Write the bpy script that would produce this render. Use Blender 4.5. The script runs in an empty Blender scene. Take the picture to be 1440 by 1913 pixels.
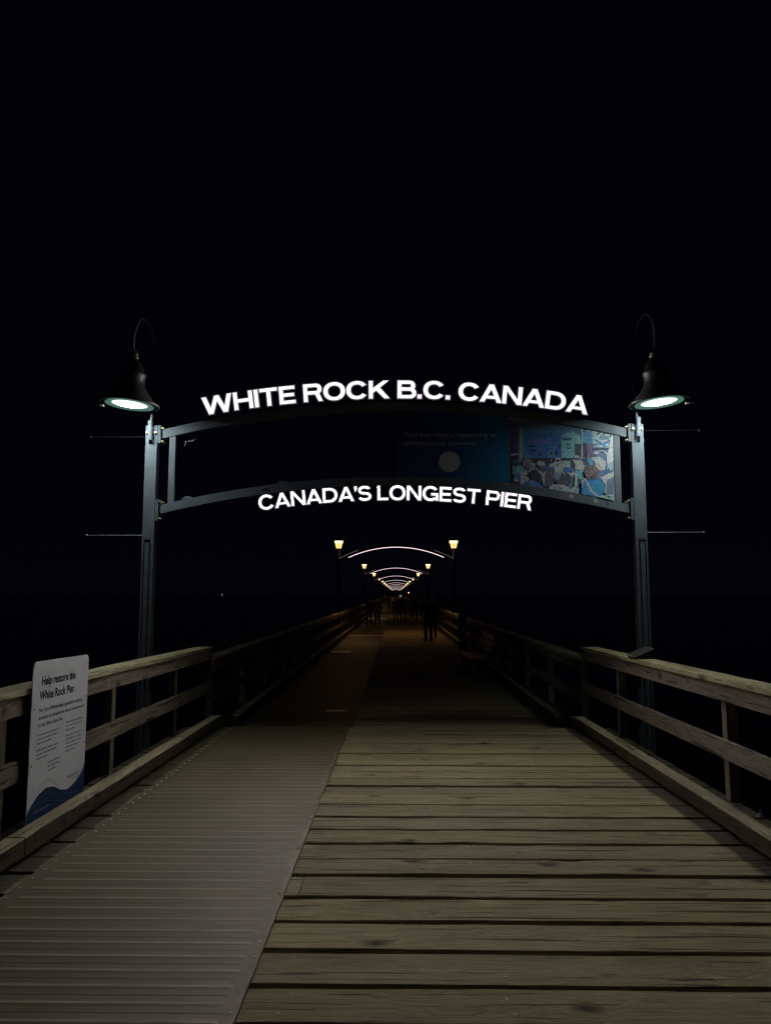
import bpy, bmesh, math, random
from mathutils import Vector, Matrix, noise
R = math.radians
random.seed(7)
scene = bpy.context.scene
COL = scene.collection

# ------------------------------------------------------------------ camera, sky, added fill sun, exposure
F_PX, CX, CY = 1400.0, 720.0, 956.5
PITCH, YAW = 6.22, 0.815
EYE = Vector((0.0, 0.0, 1.6))
cam_d = bpy.data.cameras.new("camera")
cam_d.sensor_fit = 'HORIZONTAL'; cam_d.sensor_width = 36.0
cam_d.lens = F_PX / 1440.0 * 36.0
cam_d.clip_start = 0.05; cam_d.clip_end = 6000
cam = bpy.data.objects.new("camera", cam_d); COL.objects.link(cam)
cam.location = EYE
cam.rotation_euler = (R(90 + PITCH), 0, R(YAW))
scene.camera = cam
CAMROT = Matrix.Rotation(R(YAW), 3, 'Z') @ Matrix.Rotation(R(90 + PITCH), 3, 'X')

world = bpy.data.worlds.new("World"); scene.world = world
world.use_nodes = True
wn = world.node_tree
bg = wn.nodes["Background"]
sky = wn.nodes.new("ShaderNodeTexSky")
sky.sky_type = 'NISHITA'; sky.sun_disc = False
sky.sun_elevation = R(28); sky.sun_rotation = R(200)
sky.dust_density = 0.0; sky.air_density = 0.6; sky.ozone_density = 4.0
tint = wn.nodes.new("ShaderNodeMixRGB"); tint.blend_type = 'MULTIPLY'; tint.inputs[0].default_value = 1.0
tint.inputs[2].default_value = (0.62, 0.55, 1.0, 1)          # night air, bluer than the daylight model
wn.links.new(sky.outputs[0], tint.inputs[1]); wn.links.new(tint.outputs[0], bg.inputs[0])
bg.inputs[1].default_value = 0.00008
bg2 = wn.nodes.new("ShaderNodeBackground"); bg2.inputs[0].default_value = (0.30, 0.33, 1.0, 1); bg2.inputs[1].default_value = 0.0016   # faint even night glow
adds = wn.nodes.new("ShaderNodeAddShader"); wn.links.new(bg.outputs[0], adds.inputs[0]); wn.links.new(bg2.outputs[0], adds.inputs[1])
wn.links.new(adds.outputs[0], wn.nodes["World Output"].inputs[0])

sun_d = bpy.data.lights.new("night_fill", 'SUN'); sun_d.energy = 0.012; sun_d.angle = R(0.5)  # unseen weak sun added as an overall night fill
sun_d.color = (1.0, 0.95, 0.85)
sun_o = bpy.data.objects.new("night_fill", sun_d); COL.objects.link(sun_o)
sun_o.rotation_euler = (R(62), 0, R(200 - 180))

scene.view_settings.view_transform = 'Standard'
scene.view_settings.look = 'None'
scene.view_settings.exposure = 0.0
scene.view_settings.gamma = 1.0
scene.view_settings.use_curve_mapping = False
scene.render.engine = 'CYCLES'
scene.cycles.use_denoising = True
scene.cycles.filter_width = 1.3
scene.cycles.denoising_prefilter = 'ACCURATE'
scene.cycles.sample_clamp_indirect = 2.0
scene.cycles.max_bounces = 5
scene.cycles.diffuse_bounces = 3
scene.cycles.glossy_bounces = 3
scene.cycles.caustics_reflective = False
scene.cycles.caustics_refractive = False

def at(px, py, D):
    """point at distance Y = D seen at photograph pixel px, py (used to take measurements)"""
    d = CAMROT @ Vector(((px - CX) / F_PX, (CY - py) / F_PX, -1.0))
    return EYE + d * (D / d.y)

# ------------------------------------------------------------------ node helpers / materials
def new_mat(name):
    m = bpy.data.materials.new(name); m.use_nodes = True
    return m, m.node_tree, m.node_tree.nodes["Principled BSDF"]

def N(nt, typ, **kw):
    n = nt.nodes.new(typ)
    for k, v in kw.items():
        setattr(n, k, v)
    return n

def ramp(nt, stops):
    n = nt.nodes.new("ShaderNodeValToRGB")
    e = n.color_ramp.elements
    while len(e) < len(stops): e.new(0.5)
    for el, (p, c) in zip(e, stops):
        el.position = p; el.color = (c[0], c[1], c[2], 1) if len(c) == 3 else c
    return n

def flat(name, col, rough=0.6, metal=0.0, vary=0.15, scale=9.0, bump=0.0, spec=0.4):
    m, nt, p = new_mat(name)
    p.inputs["Roughness"].default_value = rough
    p.inputs["Metallic"].default_value = metal
    p.inputs["Specular IOR Level"].default_value = spec
    tc = N(nt, "ShaderNodeTexCoord")
    nz = N(nt, "ShaderNodeTexNoise"); nz.inputs["Scale"].default_value = scale; nz.inputs["Detail"].default_value = 6
    nt.links.new(tc.outputs["Object"], nz.inputs["Vector"])
    lo = tuple(c * (1 - vary) for c in col); hi = tuple(min(1, c * (1 + vary)) for c in col)
    rp = ramp(nt, [(0.3, lo), (0.7, hi)])
    nt.links.new(nz.outputs["Fac"], rp.inputs[0]); nt.links.new(rp.outputs[0], p.inputs["Base Color"])
    if bump:
        b = N(nt, "ShaderNodeBump"); b.inputs["Strength"].default_value = bump; b.inputs["Distance"].default_value = 0.01
        n2 = N(nt, "ShaderNodeTexNoise"); n2.inputs["Scale"].default_value = scale * 8
        nt.links.new(tc.outputs["Object"], n2.inputs["Vector"])
        nt.links.new(n2.outputs["Fac"], b.inputs["Height"]); nt.links.new(b.outputs[0], p.inputs["Normal"])
    return m

def emit(name, col, strength):
    m = bpy.data.materials.new(name); m.use_nodes = True
    nt = m.node_tree; nt.nodes.clear()
    e = N(nt, "ShaderNodeEmission"); e.inputs[0].default_value = (*col, 1); e.inputs[1].default_value = strength
    o = N(nt, "ShaderNodeOutputMaterial"); nt.links.new(e.outputs[0], o.inputs[0])
    return m

def emit_forward(name, col, strength, k):
    """luminous face whose light is concentrated along its normal, like an LED module behind a diffuser"""
    m = emit(name, col, strength); nt = m.node_tree
    e = [n for n in nt.nodes if n.type == 'EMISSION'][0]
    g = N(nt, "ShaderNodeNewGeometry")
    d = N(nt, "ShaderNodeVectorMath", operation='DOT_PRODUCT'); nt.links.new(g.outputs["Normal"], d.inputs[0]); nt.links.new(g.outputs["Incoming"], d.inputs[1])
    ab = N(nt, "ShaderNodeMath", operation='ABSOLUTE'); nt.links.new(d.outputs["Value"], ab.inputs[0])
    pw = N(nt, "ShaderNodeMath", operation='POWER'); nt.links.new(ab.outputs[0], pw.inputs[0]); pw.inputs[1].default_value = k
    mu = N(nt, "ShaderNodeMath", operation='MULTIPLY'); nt.links.new(pw.outputs[0], mu.inputs[0]); mu.inputs[1].default_value = strength
    nt.links.new(mu.outputs[0], e.inputs[1])
    return m

def wood(name, dark, mid, light, axis=0, knots=1.0, moss=0.0, rough=0.8, edge_shade=False, spec=0.2):
    """weathered timber with the grain along one axis of the piece"""
    m, nt, p = new_mat(name)
    L = nt.links
    tc = N(nt, "ShaderNodeTexCoord"); oi = N(nt, "ShaderNodeObjectInfo")
    mul = N(nt, "ShaderNodeVectorMath", operation='MULTIPLY_ADD')
    comb = N(nt, "ShaderNodeCombineXYZ")
    for i in range(3): L.new(oi.outputs["Random"], comb.inputs[i])
    L.new(comb.outputs[0], mul.inputs[0]); mul.inputs[1].default_value = (37.0, 53.0, 71.0)
    L.new(tc.outputs["Object"], mul.inputs[2])
    def stretched(along, across):
        mp = N(nt, "ShaderNodeMapping")
        s = [across] * 3; s[axis] = along
        mp.inputs["Scale"].default_value = s
        L.new(mul.outputs[0], mp.inputs["Vector"])
        return mp
    # knots: sparse cells that also bend the grain
    vk = N(nt, "ShaderNodeTexVoronoi"); vk.inputs["Scale"].default_value = 1.0
    mk = stretched(2.9, 5.0)
    nk = N(nt, "ShaderNodeTexNoise"); nk.inputs["Scale"].default_value = 17.0; nk.inputs["Detail"].default_value = 4
    L.new(mul.outputs[0], nk.inputs["Vector"])
    mix = N(nt, "ShaderNodeMixRGB"); mix.inputs[0].default_value = 0.20
    L.new(mk.outputs[0], mix.inputs[1]); L.new(nk.outputs["Color"], mix.inputs[2])
    L.new(mix.outputs[0], vk.inputs["Vector"])
    # only some cells hold a knot
    pick = N(nt, "ShaderNodeMath", operation='GREATER_THAN'); pick.inputs[1].default_value = 1.0 - 0.50 * knots
    sep = N(nt, "ShaderNodeSeparateColor"); L.new(vk.outputs["Color"], sep.inputs[0]); L.new(sep.outputs[0], pick.inputs[0])
    kr = ramp(nt, [(0.05, (1, 1, 1)), (0.11, (.6, .6, .6)), (0.22, (0, 0, 0))]); L.new(vk.outputs["Distance"], kr.inputs[0])
    kn = N(nt, "ShaderNodeMath", operation='MULTIPLY'); L.new(kr.outputs[0], kn.inputs[0]); L.new(pick.outputs[0], kn.inputs[1])
    # grain
    g1 = N(nt, "ShaderNodeTexNoise"); g1.inputs["Scale"].default_value = 1.0; g1.inputs["Detail"].default_value = 8
    g1.inputs["Roughness"].default_value = 0.78; g1.inputs["Distortion"].default_value = 0.4
    kf = ramp(nt, [(0.05, (1, 1, 1)), (0.55, (0, 0, 0))]); L.new(vk.outputs["Distance"], kf.inputs[0])
    ks = N(nt, "ShaderNodeVectorMath", operation='MULTIPLY_ADD'); L.new(kf.outputs[0], ks.inputs[0]); ks.inputs[1].default_value = (0.05, 0.05, 0.05)
    L.new(mul.outputs[0], ks.inputs[2])          # grain flows round the knots
    mg1 = N(nt, "ShaderNodeMapping"); sg = [56.0] * 3; sg[axis] = 2.4; mg1.inputs["Scale"].default_value = sg
    L.new(ks.outputs[0], mg1.inputs["Vector"]); L.new(mg1.outputs[0], g1.inputs["Vector"])
    g2 = N(nt, "ShaderNodeTexNoise"); g2.inputs["Scale"].default_value = 1.0; g2.inputs["Detail"].default_value = 3
    L.new(stretched(0.7, 5).outputs[0], g2.inputs["Vector"])
    add = N(nt, "ShaderNodeMath", operation='MULTIPLY_ADD'); add.inputs[1].default_value = 1.45; L.new(g1.outputs["Fac"], add.inputs[0])
    g2s = N(nt, "ShaderNodeMath", operation='MULTIPLY'); g2s.inputs[1].default_value = 0.55; L.new(g2.outputs["Fac"], g2s.inputs[0]); L.new(g2s.outputs[0], add.inputs[2])
    half = N(nt, "ShaderNodeMath", operation='MULTIPLY'); half.inputs[1].default_value = 0.5; L.new(add.outputs[0], half.inputs[0])
    cr = ramp(nt, [(0.36, dark), (0.48, mid), (0.62, light)]); L.new(half.outputs[0], cr.inputs[0])
    # cracks: thin dark streaks
    g3 = N(nt, "ShaderNodeTexNoise"); g3.inputs["Scale"].default_value = 1.0; g3.inputs["Detail"].default_value = 2
    g3.inputs["Distortion"].default_value = 0.7
    L.new(stretched(1.1, 38).outputs[0], g3.inputs["Vector"])
    cc = ramp(nt, [(0.335, (1, 1, 1)), (0.365, (0, 0, 0))]); L.new(g3.outputs["Fac"], cc.inputs[0])
    dk = N(nt, "ShaderNodeMath", operation='MAXIMUM'); L.new(cc.outputs[0], dk.inputs[0]); L.new(kn.outputs[0], dk.inputs[1])
    m1 = N(nt, "ShaderNodeMixRGB"); m1.inputs[2].default_value = (dark[0] * .3, dark[1] * .3, dark[2] * .3, 1)
    dks = N(nt, "ShaderNodeMath", operation='MULTIPLY'); dks.inputs[1].default_value = 0.92; L.new(dk.outputs[0], dks.inputs[0])
    L.new(dks.outputs[0], m1.inputs[0]); L.new(cr.outputs[0], m1.inputs[1])
    # piece to piece variation
    hv = N(nt, "ShaderNodeHueSaturation")
    mr = N(nt, "ShaderNodeMapRange"); mr.inputs[3].default_value = 0.86; mr.inputs[4].default_value = 1.14
    L.new(oi.outputs["Random"], mr.inputs[0]); L.new(mr.outputs[0], hv.inputs["Value"])
    sm = N(nt, "ShaderNodeMath", operation='MULTIPLY'); sm.inputs[1].default_value = 7.13
    fr = N(nt, "ShaderNodeMath", operation='FRACT'); L.new(oi.outputs["Random"], sm.inputs[0]); L.new(sm.outputs[0], fr.inputs[0])
    mr2 = N(nt, "ShaderNodeMapRange"); mr2.inputs[3].default_value = 0.95; mr2.inputs[4].default_value = 1.05
    L.new(fr.outputs[0], mr2.inputs[0]); L.new(mr2.outputs[0], hv.inputs["Saturation"])
    L.new(m1.outputs[0], hv.inputs["Color"])
    last = hv.outputs[0]
    if moss:
        nm = N(nt, "ShaderNodeTexNoise"); nm.inputs["Scale"].default_value = 5.0; nm.inputs["Detail"].default_value = 7
        L.new(mul.outputs[0], nm.inputs["Vector"])
        rm = ramp(nt, [(0.42, (0, 0, 0)), (0.62, (moss, moss, moss))]); L.new(nm.outputs["Fac"], rm.inputs[0])
        mm = N(nt, "ShaderNodeMixRGB"); mm.inputs[2].default_value = (0.10, 0.115, 0.03, 1)
        L.new(rm.outputs[0], mm.inputs[0]); L.new(last, mm.inputs[1]); last = mm.outputs[0]
    if edge_shade:
        # kerb shadow painted as a dark strip along both sides of the deck
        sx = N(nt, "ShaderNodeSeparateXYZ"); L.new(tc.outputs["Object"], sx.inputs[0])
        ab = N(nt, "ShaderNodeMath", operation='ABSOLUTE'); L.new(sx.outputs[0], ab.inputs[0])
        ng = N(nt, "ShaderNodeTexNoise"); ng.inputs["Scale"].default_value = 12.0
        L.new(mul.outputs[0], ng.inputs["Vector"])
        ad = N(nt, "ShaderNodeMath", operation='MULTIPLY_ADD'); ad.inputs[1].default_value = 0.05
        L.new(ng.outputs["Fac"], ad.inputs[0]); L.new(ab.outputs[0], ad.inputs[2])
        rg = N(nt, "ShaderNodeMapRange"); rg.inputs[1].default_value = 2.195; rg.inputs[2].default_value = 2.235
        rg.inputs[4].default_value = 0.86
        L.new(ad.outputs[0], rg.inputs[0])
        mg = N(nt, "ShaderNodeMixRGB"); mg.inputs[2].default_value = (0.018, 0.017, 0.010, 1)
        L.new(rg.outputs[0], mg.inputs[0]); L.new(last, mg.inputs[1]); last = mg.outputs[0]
    L.new(last, p.inputs["Base Color"])
    p.inputs["Roughness"].default_value = rough
    p.inputs["Specular IOR Level"].default_value = spec
    hs = N(nt, "ShaderNodeMath", operation='MULTIPLY_ADD'); hs.inputs[1].default_value = -1.6
    L.new(dk.outputs[0], hs.inputs[0]); L.new(g1.outputs["Fac"], hs.inputs[2])
    b = N(nt, "ShaderNodeBump"); b.inputs["Strength"].default_value = 0.7; b.inputs["Distance"].default_value = 0.010
    L.new(hs.outputs[0], b.inputs["Height"]); L.new(b.outputs[0], p.inputs["Normal"])
    return m

M = {}
M['deck'] = wood("weathered_deck_wood", (0.125, 0.103, 0.052), (0.285, 0.240, 0.128), (0.420, 0.362, 0.208), 0, 1.15, 0.0, edge_shade=True)
M['rail_y'] = wood("weathered_rail_wood", (0.10, 0.078, 0.060), (0.235, 0.188, 0.152), (0.37, 0.305, 0.255), 1, 1.3, 0.12)
M['cap_y'] = wood("mossy_rail_cap_wood", (0.20, 0.178, 0.095), (0.45, 0.41, 0.24), (0.62, 0.57, 0.37), 1, 0.9, 0.2)
M['kerb_side'] = wood("shaded_kerb_side", (0.025, 0.020, 0.010), (0.055, 0.046, 0.024), (0.10, 0.085, 0.05), 1, 1.3, 0.1)  # side shade put into the colour: darker copy of the kerb wood
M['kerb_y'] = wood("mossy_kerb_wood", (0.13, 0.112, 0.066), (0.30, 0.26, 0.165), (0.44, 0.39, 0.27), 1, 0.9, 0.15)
M['post_z'] = wood("weathered_post_wood", (0.13, 0.105, 0.075), (0.23, 0.19, 0.14), (0.32, 0.27, 0.21), 2, 0.5, 0.3)
M['bench_y'] = wood("bench_slat_wood", (0.18, 0.11, 0.06), (0.32, 0.21, 0.12), (0.42, 0.30, 0.18), 1, 0.2, 0.0, 0.42, spec=0.6)
M['under'] = wood("dark_treated_wood", (0.03, 0.027, 0.02), (0.05, 0.045, 0.035), (0.07, 0.06, 0.045), 1, 0.3)
M['steel'] = flat("blue_grey_painted_steel", (0.185, 0.222, 0.255), 0.62, 0.0, 0.16, 5.0, 0.05, 0.25)
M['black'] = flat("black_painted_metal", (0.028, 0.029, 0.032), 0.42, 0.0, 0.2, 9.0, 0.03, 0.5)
M['neck'] = flat("worn_dark_grey_tube", (0.20, 0.20, 0.22), 0.5, 0.2, 0.2, 9.0)
M['pole_black'] = flat("dull_black_pole_paint", (0.008, 0.008, 0.009), 0.7, 0, 0.2, 9.0, 0, 0.05)
M['galv'] = flat("galvanised_metal", (0.42, 0.42, 0.38), 0.42, 0.8, 0.25, 40.0)
M['brass'] = flat("yellowed_bolt_metal", (0.75, 0.68, 0.42), 0.35, 0.3, 0.15, 40.0)
M['screw'] = flat("stainless_screw", (0.80, 0.76, 0.62), 0.35, 0.2, 0.1, 60.0)
M['alu'] = flat("aluminium_threshold", (0.80, 0.78, 0.74), 0.42, 0.75, 0.1, 10.0)
M['sticker'] = flat("pale_sticker", (0.55, 0.56, 0.52), 0.6, 0, 0.3, 60.0)
M['white'] = flat("white_sign_face", (0.76, 0.79, 0.82), 0.5, 0, 0.04, 3.0)
M['navy_print'] = flat("navy_print", (0.010, 0.035, 0.105), 0.5, 0, 0.12, 4.0)
M['ink'] = flat("dark_blue_ink", (0.018, 0.030, 0.060), 0.5, 0, 0.1, 10.0)
M['greyink'] = flat("grey_ink", (0.085, 0.095, 0.11), 0.5, 0, 0.1, 10.0)
M['palewave'] = flat("pale_wave_line", (0.10, 0.15, 0.27), 0.5, 0, 0.1, 10.0)
M['whitetext'] = flat("white_print", (0.62, 0.64, 0.66), 0.5, 0, 0.05, 10.0)
M['banner_text'] = flat("grey_white_banner_text", (0.78, 0.80, 0.84), 0.6, 0, 0.1, 30.0)
M['solar'] = flat("dark_plaque_metal", (0.10, 0.10, 0.095), 0.35, 0.5, 0.3, 30.0)
M['letter_face'] = emit("lit_white_acrylic", (1.0, 0.95, 0.97), 1.12)
M['letter_core'] = emit_forward("led_line_behind_acrylic", (1.0, 0.955, 0.90), 390.0, 1.15)
M['letter_black'] = flat("black_letter_return", (0.02, 0.02, 0.022), 0.5)
M['letter_halo'] = emit("letter_halo_ring", (0.80, 0.66, 0.95), 0.10)  # dim emissive ring that paints a glow halo round each letter
M['lens'] = emit("street_lamp_lens", (0.91, 1.0, 0.975), 60.0)
M['lens_outer'] = emit("street_lamp_lens_edge", (0.86, 1.0, 0.96), 1.3)
M['lens_rim'] = emit("lit_green_glass_rim", (0.22, 0.52, 0.40), 0.32)
M['lantern'] = emit("amber_lantern_glass", (1.0, 0.56, 0.19), 1.7)
M['lantern_hot'] = emit("amber_lantern_hot_glass", (1.0, 0.74, 0.38), 3.0)
M['led'] = emit("pink_white_led", (1.0, 0.72, 0.78), 1.5)
M['led_dim'] = emit("dim_led_glow", (1.0, 0.78, 0.75), 0.10)
M['red'] = emit("red_orange_light", (1.0, 0.22, 0.08), 9.0)
M['pale_lit'] = emit("pale_lit_board", (0.9, 0.75, 0.7), 0.22)
M['star'] = emit("far_white_light", (0.9, 0.95, 1.0), 2.0)

def mat_material():
    m, nt, p = new_mat("grey_ribbed_walkway_mat"); L = nt.links
    tc = N(nt, "ShaderNodeTexCoord")
    n1 = N(nt, "ShaderNodeTexNoise"); n1.inputs["Scale"].default_value = 1.3; n1.inputs["Detail"].default_value = 6
    L.new(tc.outputs["Object"], n1.inputs["Vector"])
    c1 = ramp(nt, [(0.35, (0.056, 0.046, 0.018)), (0.65, (0.086, 0.070, 0.030))]); L.new(n1.outputs["Fac"], c1.inputs[0])
    # fine streaks across the walkway
    mp = N(nt, "ShaderNodeMapping"); mp.inputs["Scale"].default_value = (0.35, 62, 1); L.new(tc.outputs["Object"], mp.inputs[0])
    n2 = N(nt, "ShaderNodeTexNoise"); n2.inputs["Scale"].default_value = 1.0; n2.inputs["Detail"].default_value = 3
    L.new(mp.outputs[0], n2.inputs["Vector"])
    c2 = ramp(nt, [(0.38, (0.62, 0.62, 0.64)), (0.58, (1, 1, 1))]); L.new(n2.outputs["Fac"], c2.inputs[0])
    mx = N(nt, "ShaderNodeMixRGB", blend_type='MULTIPLY'); L.new(c1.outputs[0], mx.inputs[1]); L.new(c2.outputs[0], mx.inputs[2])
    # worn, scuffed patches where the streaks show stronger
    n3 = N(nt, "ShaderNodeTexNoise"); n3.inputs["Scale"].default_value = 1.1; n3.inputs["Detail"].default_value = 2
    L.new(tc.outputs["Object"], n3.inputs["Vector"])
    c3 = ramp(nt, [(0.42, (0.25, 0.25, 0.25)), (0.62, (1, 1, 1))]); L.new(n3.outputs["Fac"], c3.inputs[0])
    L.new(c3.outputs[0], mx.inputs[0])
    L.new(mx.outputs[0], p.inputs["Base Color"])
    p.inputs["Roughness"].default_value = 0.60; p.inputs["Specular IOR Level"].default_value = 0.50; p.inputs["Specular Tint"].default_value = (1.0, 0.84, 0.58, 1)
    b = N(nt, "ShaderNodeBump"); b.inputs["Strength"].default_value = 0.25; b.inputs["Distance"].default_value = 0.004
    L.new(n2.outputs["Fac"], b.inputs["Height"]); L.new(b.outputs[0], p.inputs["Normal"])
    return m
M['mat'] = mat_material()

M['mat_rib'] = flat("pale_rib_of_walkway_mat", (0.27, 0.235, 0.15), 0.6, 0, 0.18, 7.0, 0, .25)  # rib crests paler than the mat sheet
def water_material():
    m, nt, p = new_mat("night_sea_water"); L = nt.links
    p.inputs["Base Color"].default_value = (0.004, 0.006, 0.008, 1)
    p.inputs["Roughness"].default_value = 0.16
    tc = N(nt, "ShaderNodeTexCoord")
    n1 = N(nt, "ShaderNodeTexNoise"); n1.inputs["Scale"].default_value = 0.8; n1.inputs["Detail"].default_value = 5
    L.new(tc.outputs["Object"], n1.inputs["Vector"])
    b = N(nt, "ShaderNodeBump"); b.inputs["Strength"].default_value = 0.6; b.inputs["Distance"].default_value = 0.3
    L.new(n1.outputs["Fac"], b.inputs["Height"]); L.new(b.outputs[0], p.inputs["Normal"])
    return m
M['water'] = water_material()

def print_material():
    m, nt, p = new_mat("photo_print"); L = nt.links
    a = N(nt, "ShaderNodeVertexColor"); a.layer_name = "print"
    tc = N(nt, "ShaderNodeTexCoord")
    nz = N(nt, "ShaderNodeTexNoise"); nz.inputs["Scale"].default_value = 38.0; nz.inputs["Detail"].default_value = 6
    nz.inputs["Distortion"].default_value = 0.8
    L.new(tc.outputs["Object"], nz.inputs["Vector"])
    rp = ramp(nt, [(0.40, (0.30, 0.36, 0.44)), (0.50, (0.95, 0.97, 1.0)), (0.60, (1.0, 1.0, 1.0)), (0.64, (1.35, 1.4, 1.4))]); L.new(nz.outputs["Fac"], rp.inputs[0])
    mx = N(nt, "ShaderNodeMixRGB", blend_type='MULTIPLY'); mx.inputs[0].default_value = 0.45
    L.new(a.outputs[0], mx.inputs[1]); L.new(rp.outputs[0], mx.inputs[2]); L.new(mx.outputs[0], p.inputs["Base Color"])
    p.inputs["Roughness"].default_value = 0.55
    return m
M['photo'] = print_material()

# ------------------------------------------------------------------ mesh helpers
class MB:
    def __init__(s): s.v = []; s.f = []; s.m = []; s.c = []
    def add(s, vs, fs, mi=0, col=None):
        o = len(s.v); s.v += [tuple(v) for v in vs]
        for f in fs: s.f.append(tuple(i + o for i in f)); s.m.append(mi); s.c.append(col)
    def hexa(s, p, mi=0):
        """p: 8 corners, bottom four then top four (counter-clockwise from above)"""
        s.add(p, [(3, 2, 1, 0), (4, 5, 6, 7), (0, 1, 5, 4), (1, 2, 6, 5), (2, 3, 7, 6), (3, 0, 4, 7)], mi)
    def box(s, x0, x1, y0, y1, z0, z1, mi=0):
        s.hexa([(x0, y0, z0), (x1, y0, z0), (x1, y1, z0), (x0, y1, z0), (x0, y0, z1), (x1, y0, z1), (x1, y1, z1), (x0, y1, z1)], mi)
    def tube(s, pts, r, n=10, mi=0, caps=True):
        rings = []
        pts = [Vector(p) for p in pts]
        rr = r if isinstance(r, (list, tuple)) else [r] * len(pts)
        up = None
        for i, p in enumerate(pts):
            a = pts[max(0, i - 1)]; b = pts[min(len(pts) - 1, i + 1)]
            t = (b - a).normalized()
            if up is None or abs(t.dot(up)) > 0.95:
                up = Vector((0, 0, 1)) if abs(t.z) < 0.9 else Vector((0, 1, 0))
            u = t.cross(up).normalized(); w = u.cross(t).normalized()
            rings.append([p + (u * math.cos(q) + w * math.sin(q)) * rr[i] for q in [2 * math.pi * k / n for k in range(n)]])
        vs = [v for rg in rings for v in rg]; fs = []
        for i in range(len(rings) - 1):
            for k in range(n):
                a = i * n + k; b = i * n + (k + 1) % n
                fs.append((a, b, b + n, a + n))
        if caps:
            fs.append(tuple(range(n - 1, -1, -1))); fs.append(tuple((len(rings) - 1) * n + k for k in range(n)))
        s.add(vs, fs, mi)
    def lathe(s, origin, axis, prof, n=28, mi=0, cap=False):
        """prof: list of (radius, distance along axis)"""
        ax = Vector(axis).normalized(); o = Vector(origin)
        ref = Vector((0, 1, 0)) if abs(ax.y) < 0.9 else Vector((1, 0, 0))
        u = ax.cross(ref).normalized(); w = ax.cross(u)
        vs = []; fs = []
        for r, t in prof:
            for k in range(n):
                q = 2 * math.pi * k / n
                vs.append(o + ax * t + (u * math.cos(q) + w * math.sin(q)) * r)
        for i in range(len(prof) - 1):
            for k in range(n):
                a = i * n + k; b = i * n + (k + 1) % n
                fs.append((a, b, b + n, a + n))
        if cap:
            fs.append(tuple(range(n))); fs.append(tuple((len(prof) - 1) * n + k for k in range(n)))
        s.add(vs, fs, mi)
    def build(s, name, mats, parent=None, smooth=False, origin=(0, 0, 0)):
        o0 = Vector(origin)
        me = bpy.data.meshes.new(name)
        me.from_pydata([tuple(Vector(v) - o0) for v in s.v], [], s.f)
        mats = mats if isinstance(mats, (list, tuple)) else [mats]
        for m in mats: me.materials.append(m)
        me.polygons.foreach_set("material_index", s.m)
        if smooth: me.polygons.foreach_set("use_smooth", [True] * len(me.polygons))
        me.update()
        return link(name, me, parent, origin)

def link(name, me, parent=None, origin=(0, 0, 0)):
    """origin is in world metres; things and parts are never rotated, so the parent offset is a plain subtraction"""
    o = bpy.data.objects.new(name, me); COL.objects.link(o)
    o['_w'] = tuple(origin)
    if parent is not None:
        o.parent = parent
        pw = Vector(parent['_w'])
        o.location = Vector(origin) - pw
    else:
        o.location = origin
    return o

def empty(name, loc, label=None, cat=None, group=None, kind=None):
    o = bpy.data.objects.new(name, None); COL.objects.link(o)
    o.location = loc; o['_w'] = tuple(loc); o.empty_display_size = 0.2
    return tag(o, label, cat, group, kind)

def tag(o, label=None, cat=None, group=None, kind=None):
    if label: o['label'] = label
    if cat: o['category'] = cat
    if group: o['group'] = group
    if kind: o['kind'] = kind
    return o

def copy_tree(src, loc, label, group=None, z=0.0):
    c = src.copy(); COL.objects.link(c); c.location = loc; c['_w'] = tuple(loc); c['label'] = label
    if group: c['group'] = group
    for ch in src.children:
        d = ch.copy(); COL.objects.link(d); d.parent = c
        for g in ch.children:
            e = g.copy(); COL.objects.link(e); e.parent = d
    return c

# ------------------------------------------------------------------ setting: sea
mb = MB(); mb.add([(-3000, -300, -4.2), (3000, -300, -4.2), (3000, 5200, -4.2), (-3000, 5200, -4.2)], [(0, 1, 2, 3)])
tag(mb.build("water", M['water']), kind='structure')

# ------------------------------------------------------------------ setting: pier deck and its planks
CREST, FOOT = 10.1, 11.05
FAR_Z = -0.332
def deck_z(y):
    if y <= CREST: return -0.015 * y
    if y <= FOOT: return -0.015 * CREST + (FAR_Z + 0.015 * CREST) * (y - CREST) / (FOOT - CREST)
    return FAR_Z

deck = empty("pier_deck", (0, 0, 0), kind='structure')
def plank(y0, y1, x0=-2.79, x1=2.79, seg=30, th=0.085, wob=0.007, name="plank", dz=0.0, skew=0.0):
    n = max(2, int(seg * (x1 - x0) / 5.58))
    sd = random.uniform(0, 900)
    prof = []
    mb = MB(); rings = []
    for i in range(n + 1):
        x = x0 + (x1 - x0) * i / n
        ea = noise.noise(Vector((x * 1.7, sd, 0))) * wob + noise.noise(Vector((x * 7, sd, 3))) * wob * 0.6 + max(0, noise.noise(Vector((x * 3.1, sd, 31))) - .42) * .07
        eb = noise.noise(Vector((x * 1.7, sd, 9))) * wob + noise.noise(Vector((x * 7, sd, 5))) * wob * 0.6 - max(0, noise.noise(Vector((x * 3.1, sd, 47))) - .42) * .06
        ez = noise.noise(Vector((x * 0.6, sd, 20))) * 0.003
        a = y0 + ea + skew * x; b = y1 + eb + skew * x; r = 0.006
        za = deck_z(y0) + dz + ez; zb = deck_z(y1) + dz + ez
        rings.append([(x, a, za - th), (x, a, za - r), (x, a + r, za), (x, b - r, zb), (x, b, zb - r), (x, b, zb - th)])
    vs = [p for rg in rings for p in rg]; fs = []
    for i in range(n):
        for k in range(6):
            a = i * 6 + k; b = i * 6 + (k + 1) % 6
            fs.append((a, a + 6, b + 6, b))
    fs.append(tuple(range(6))); fs.append(tuple(n * 6 + k for k in (5, 4, 3, 2, 1, 0)))
    mb.add(vs, fs)
    return mb, ((y0 + y1) / 2)

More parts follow.
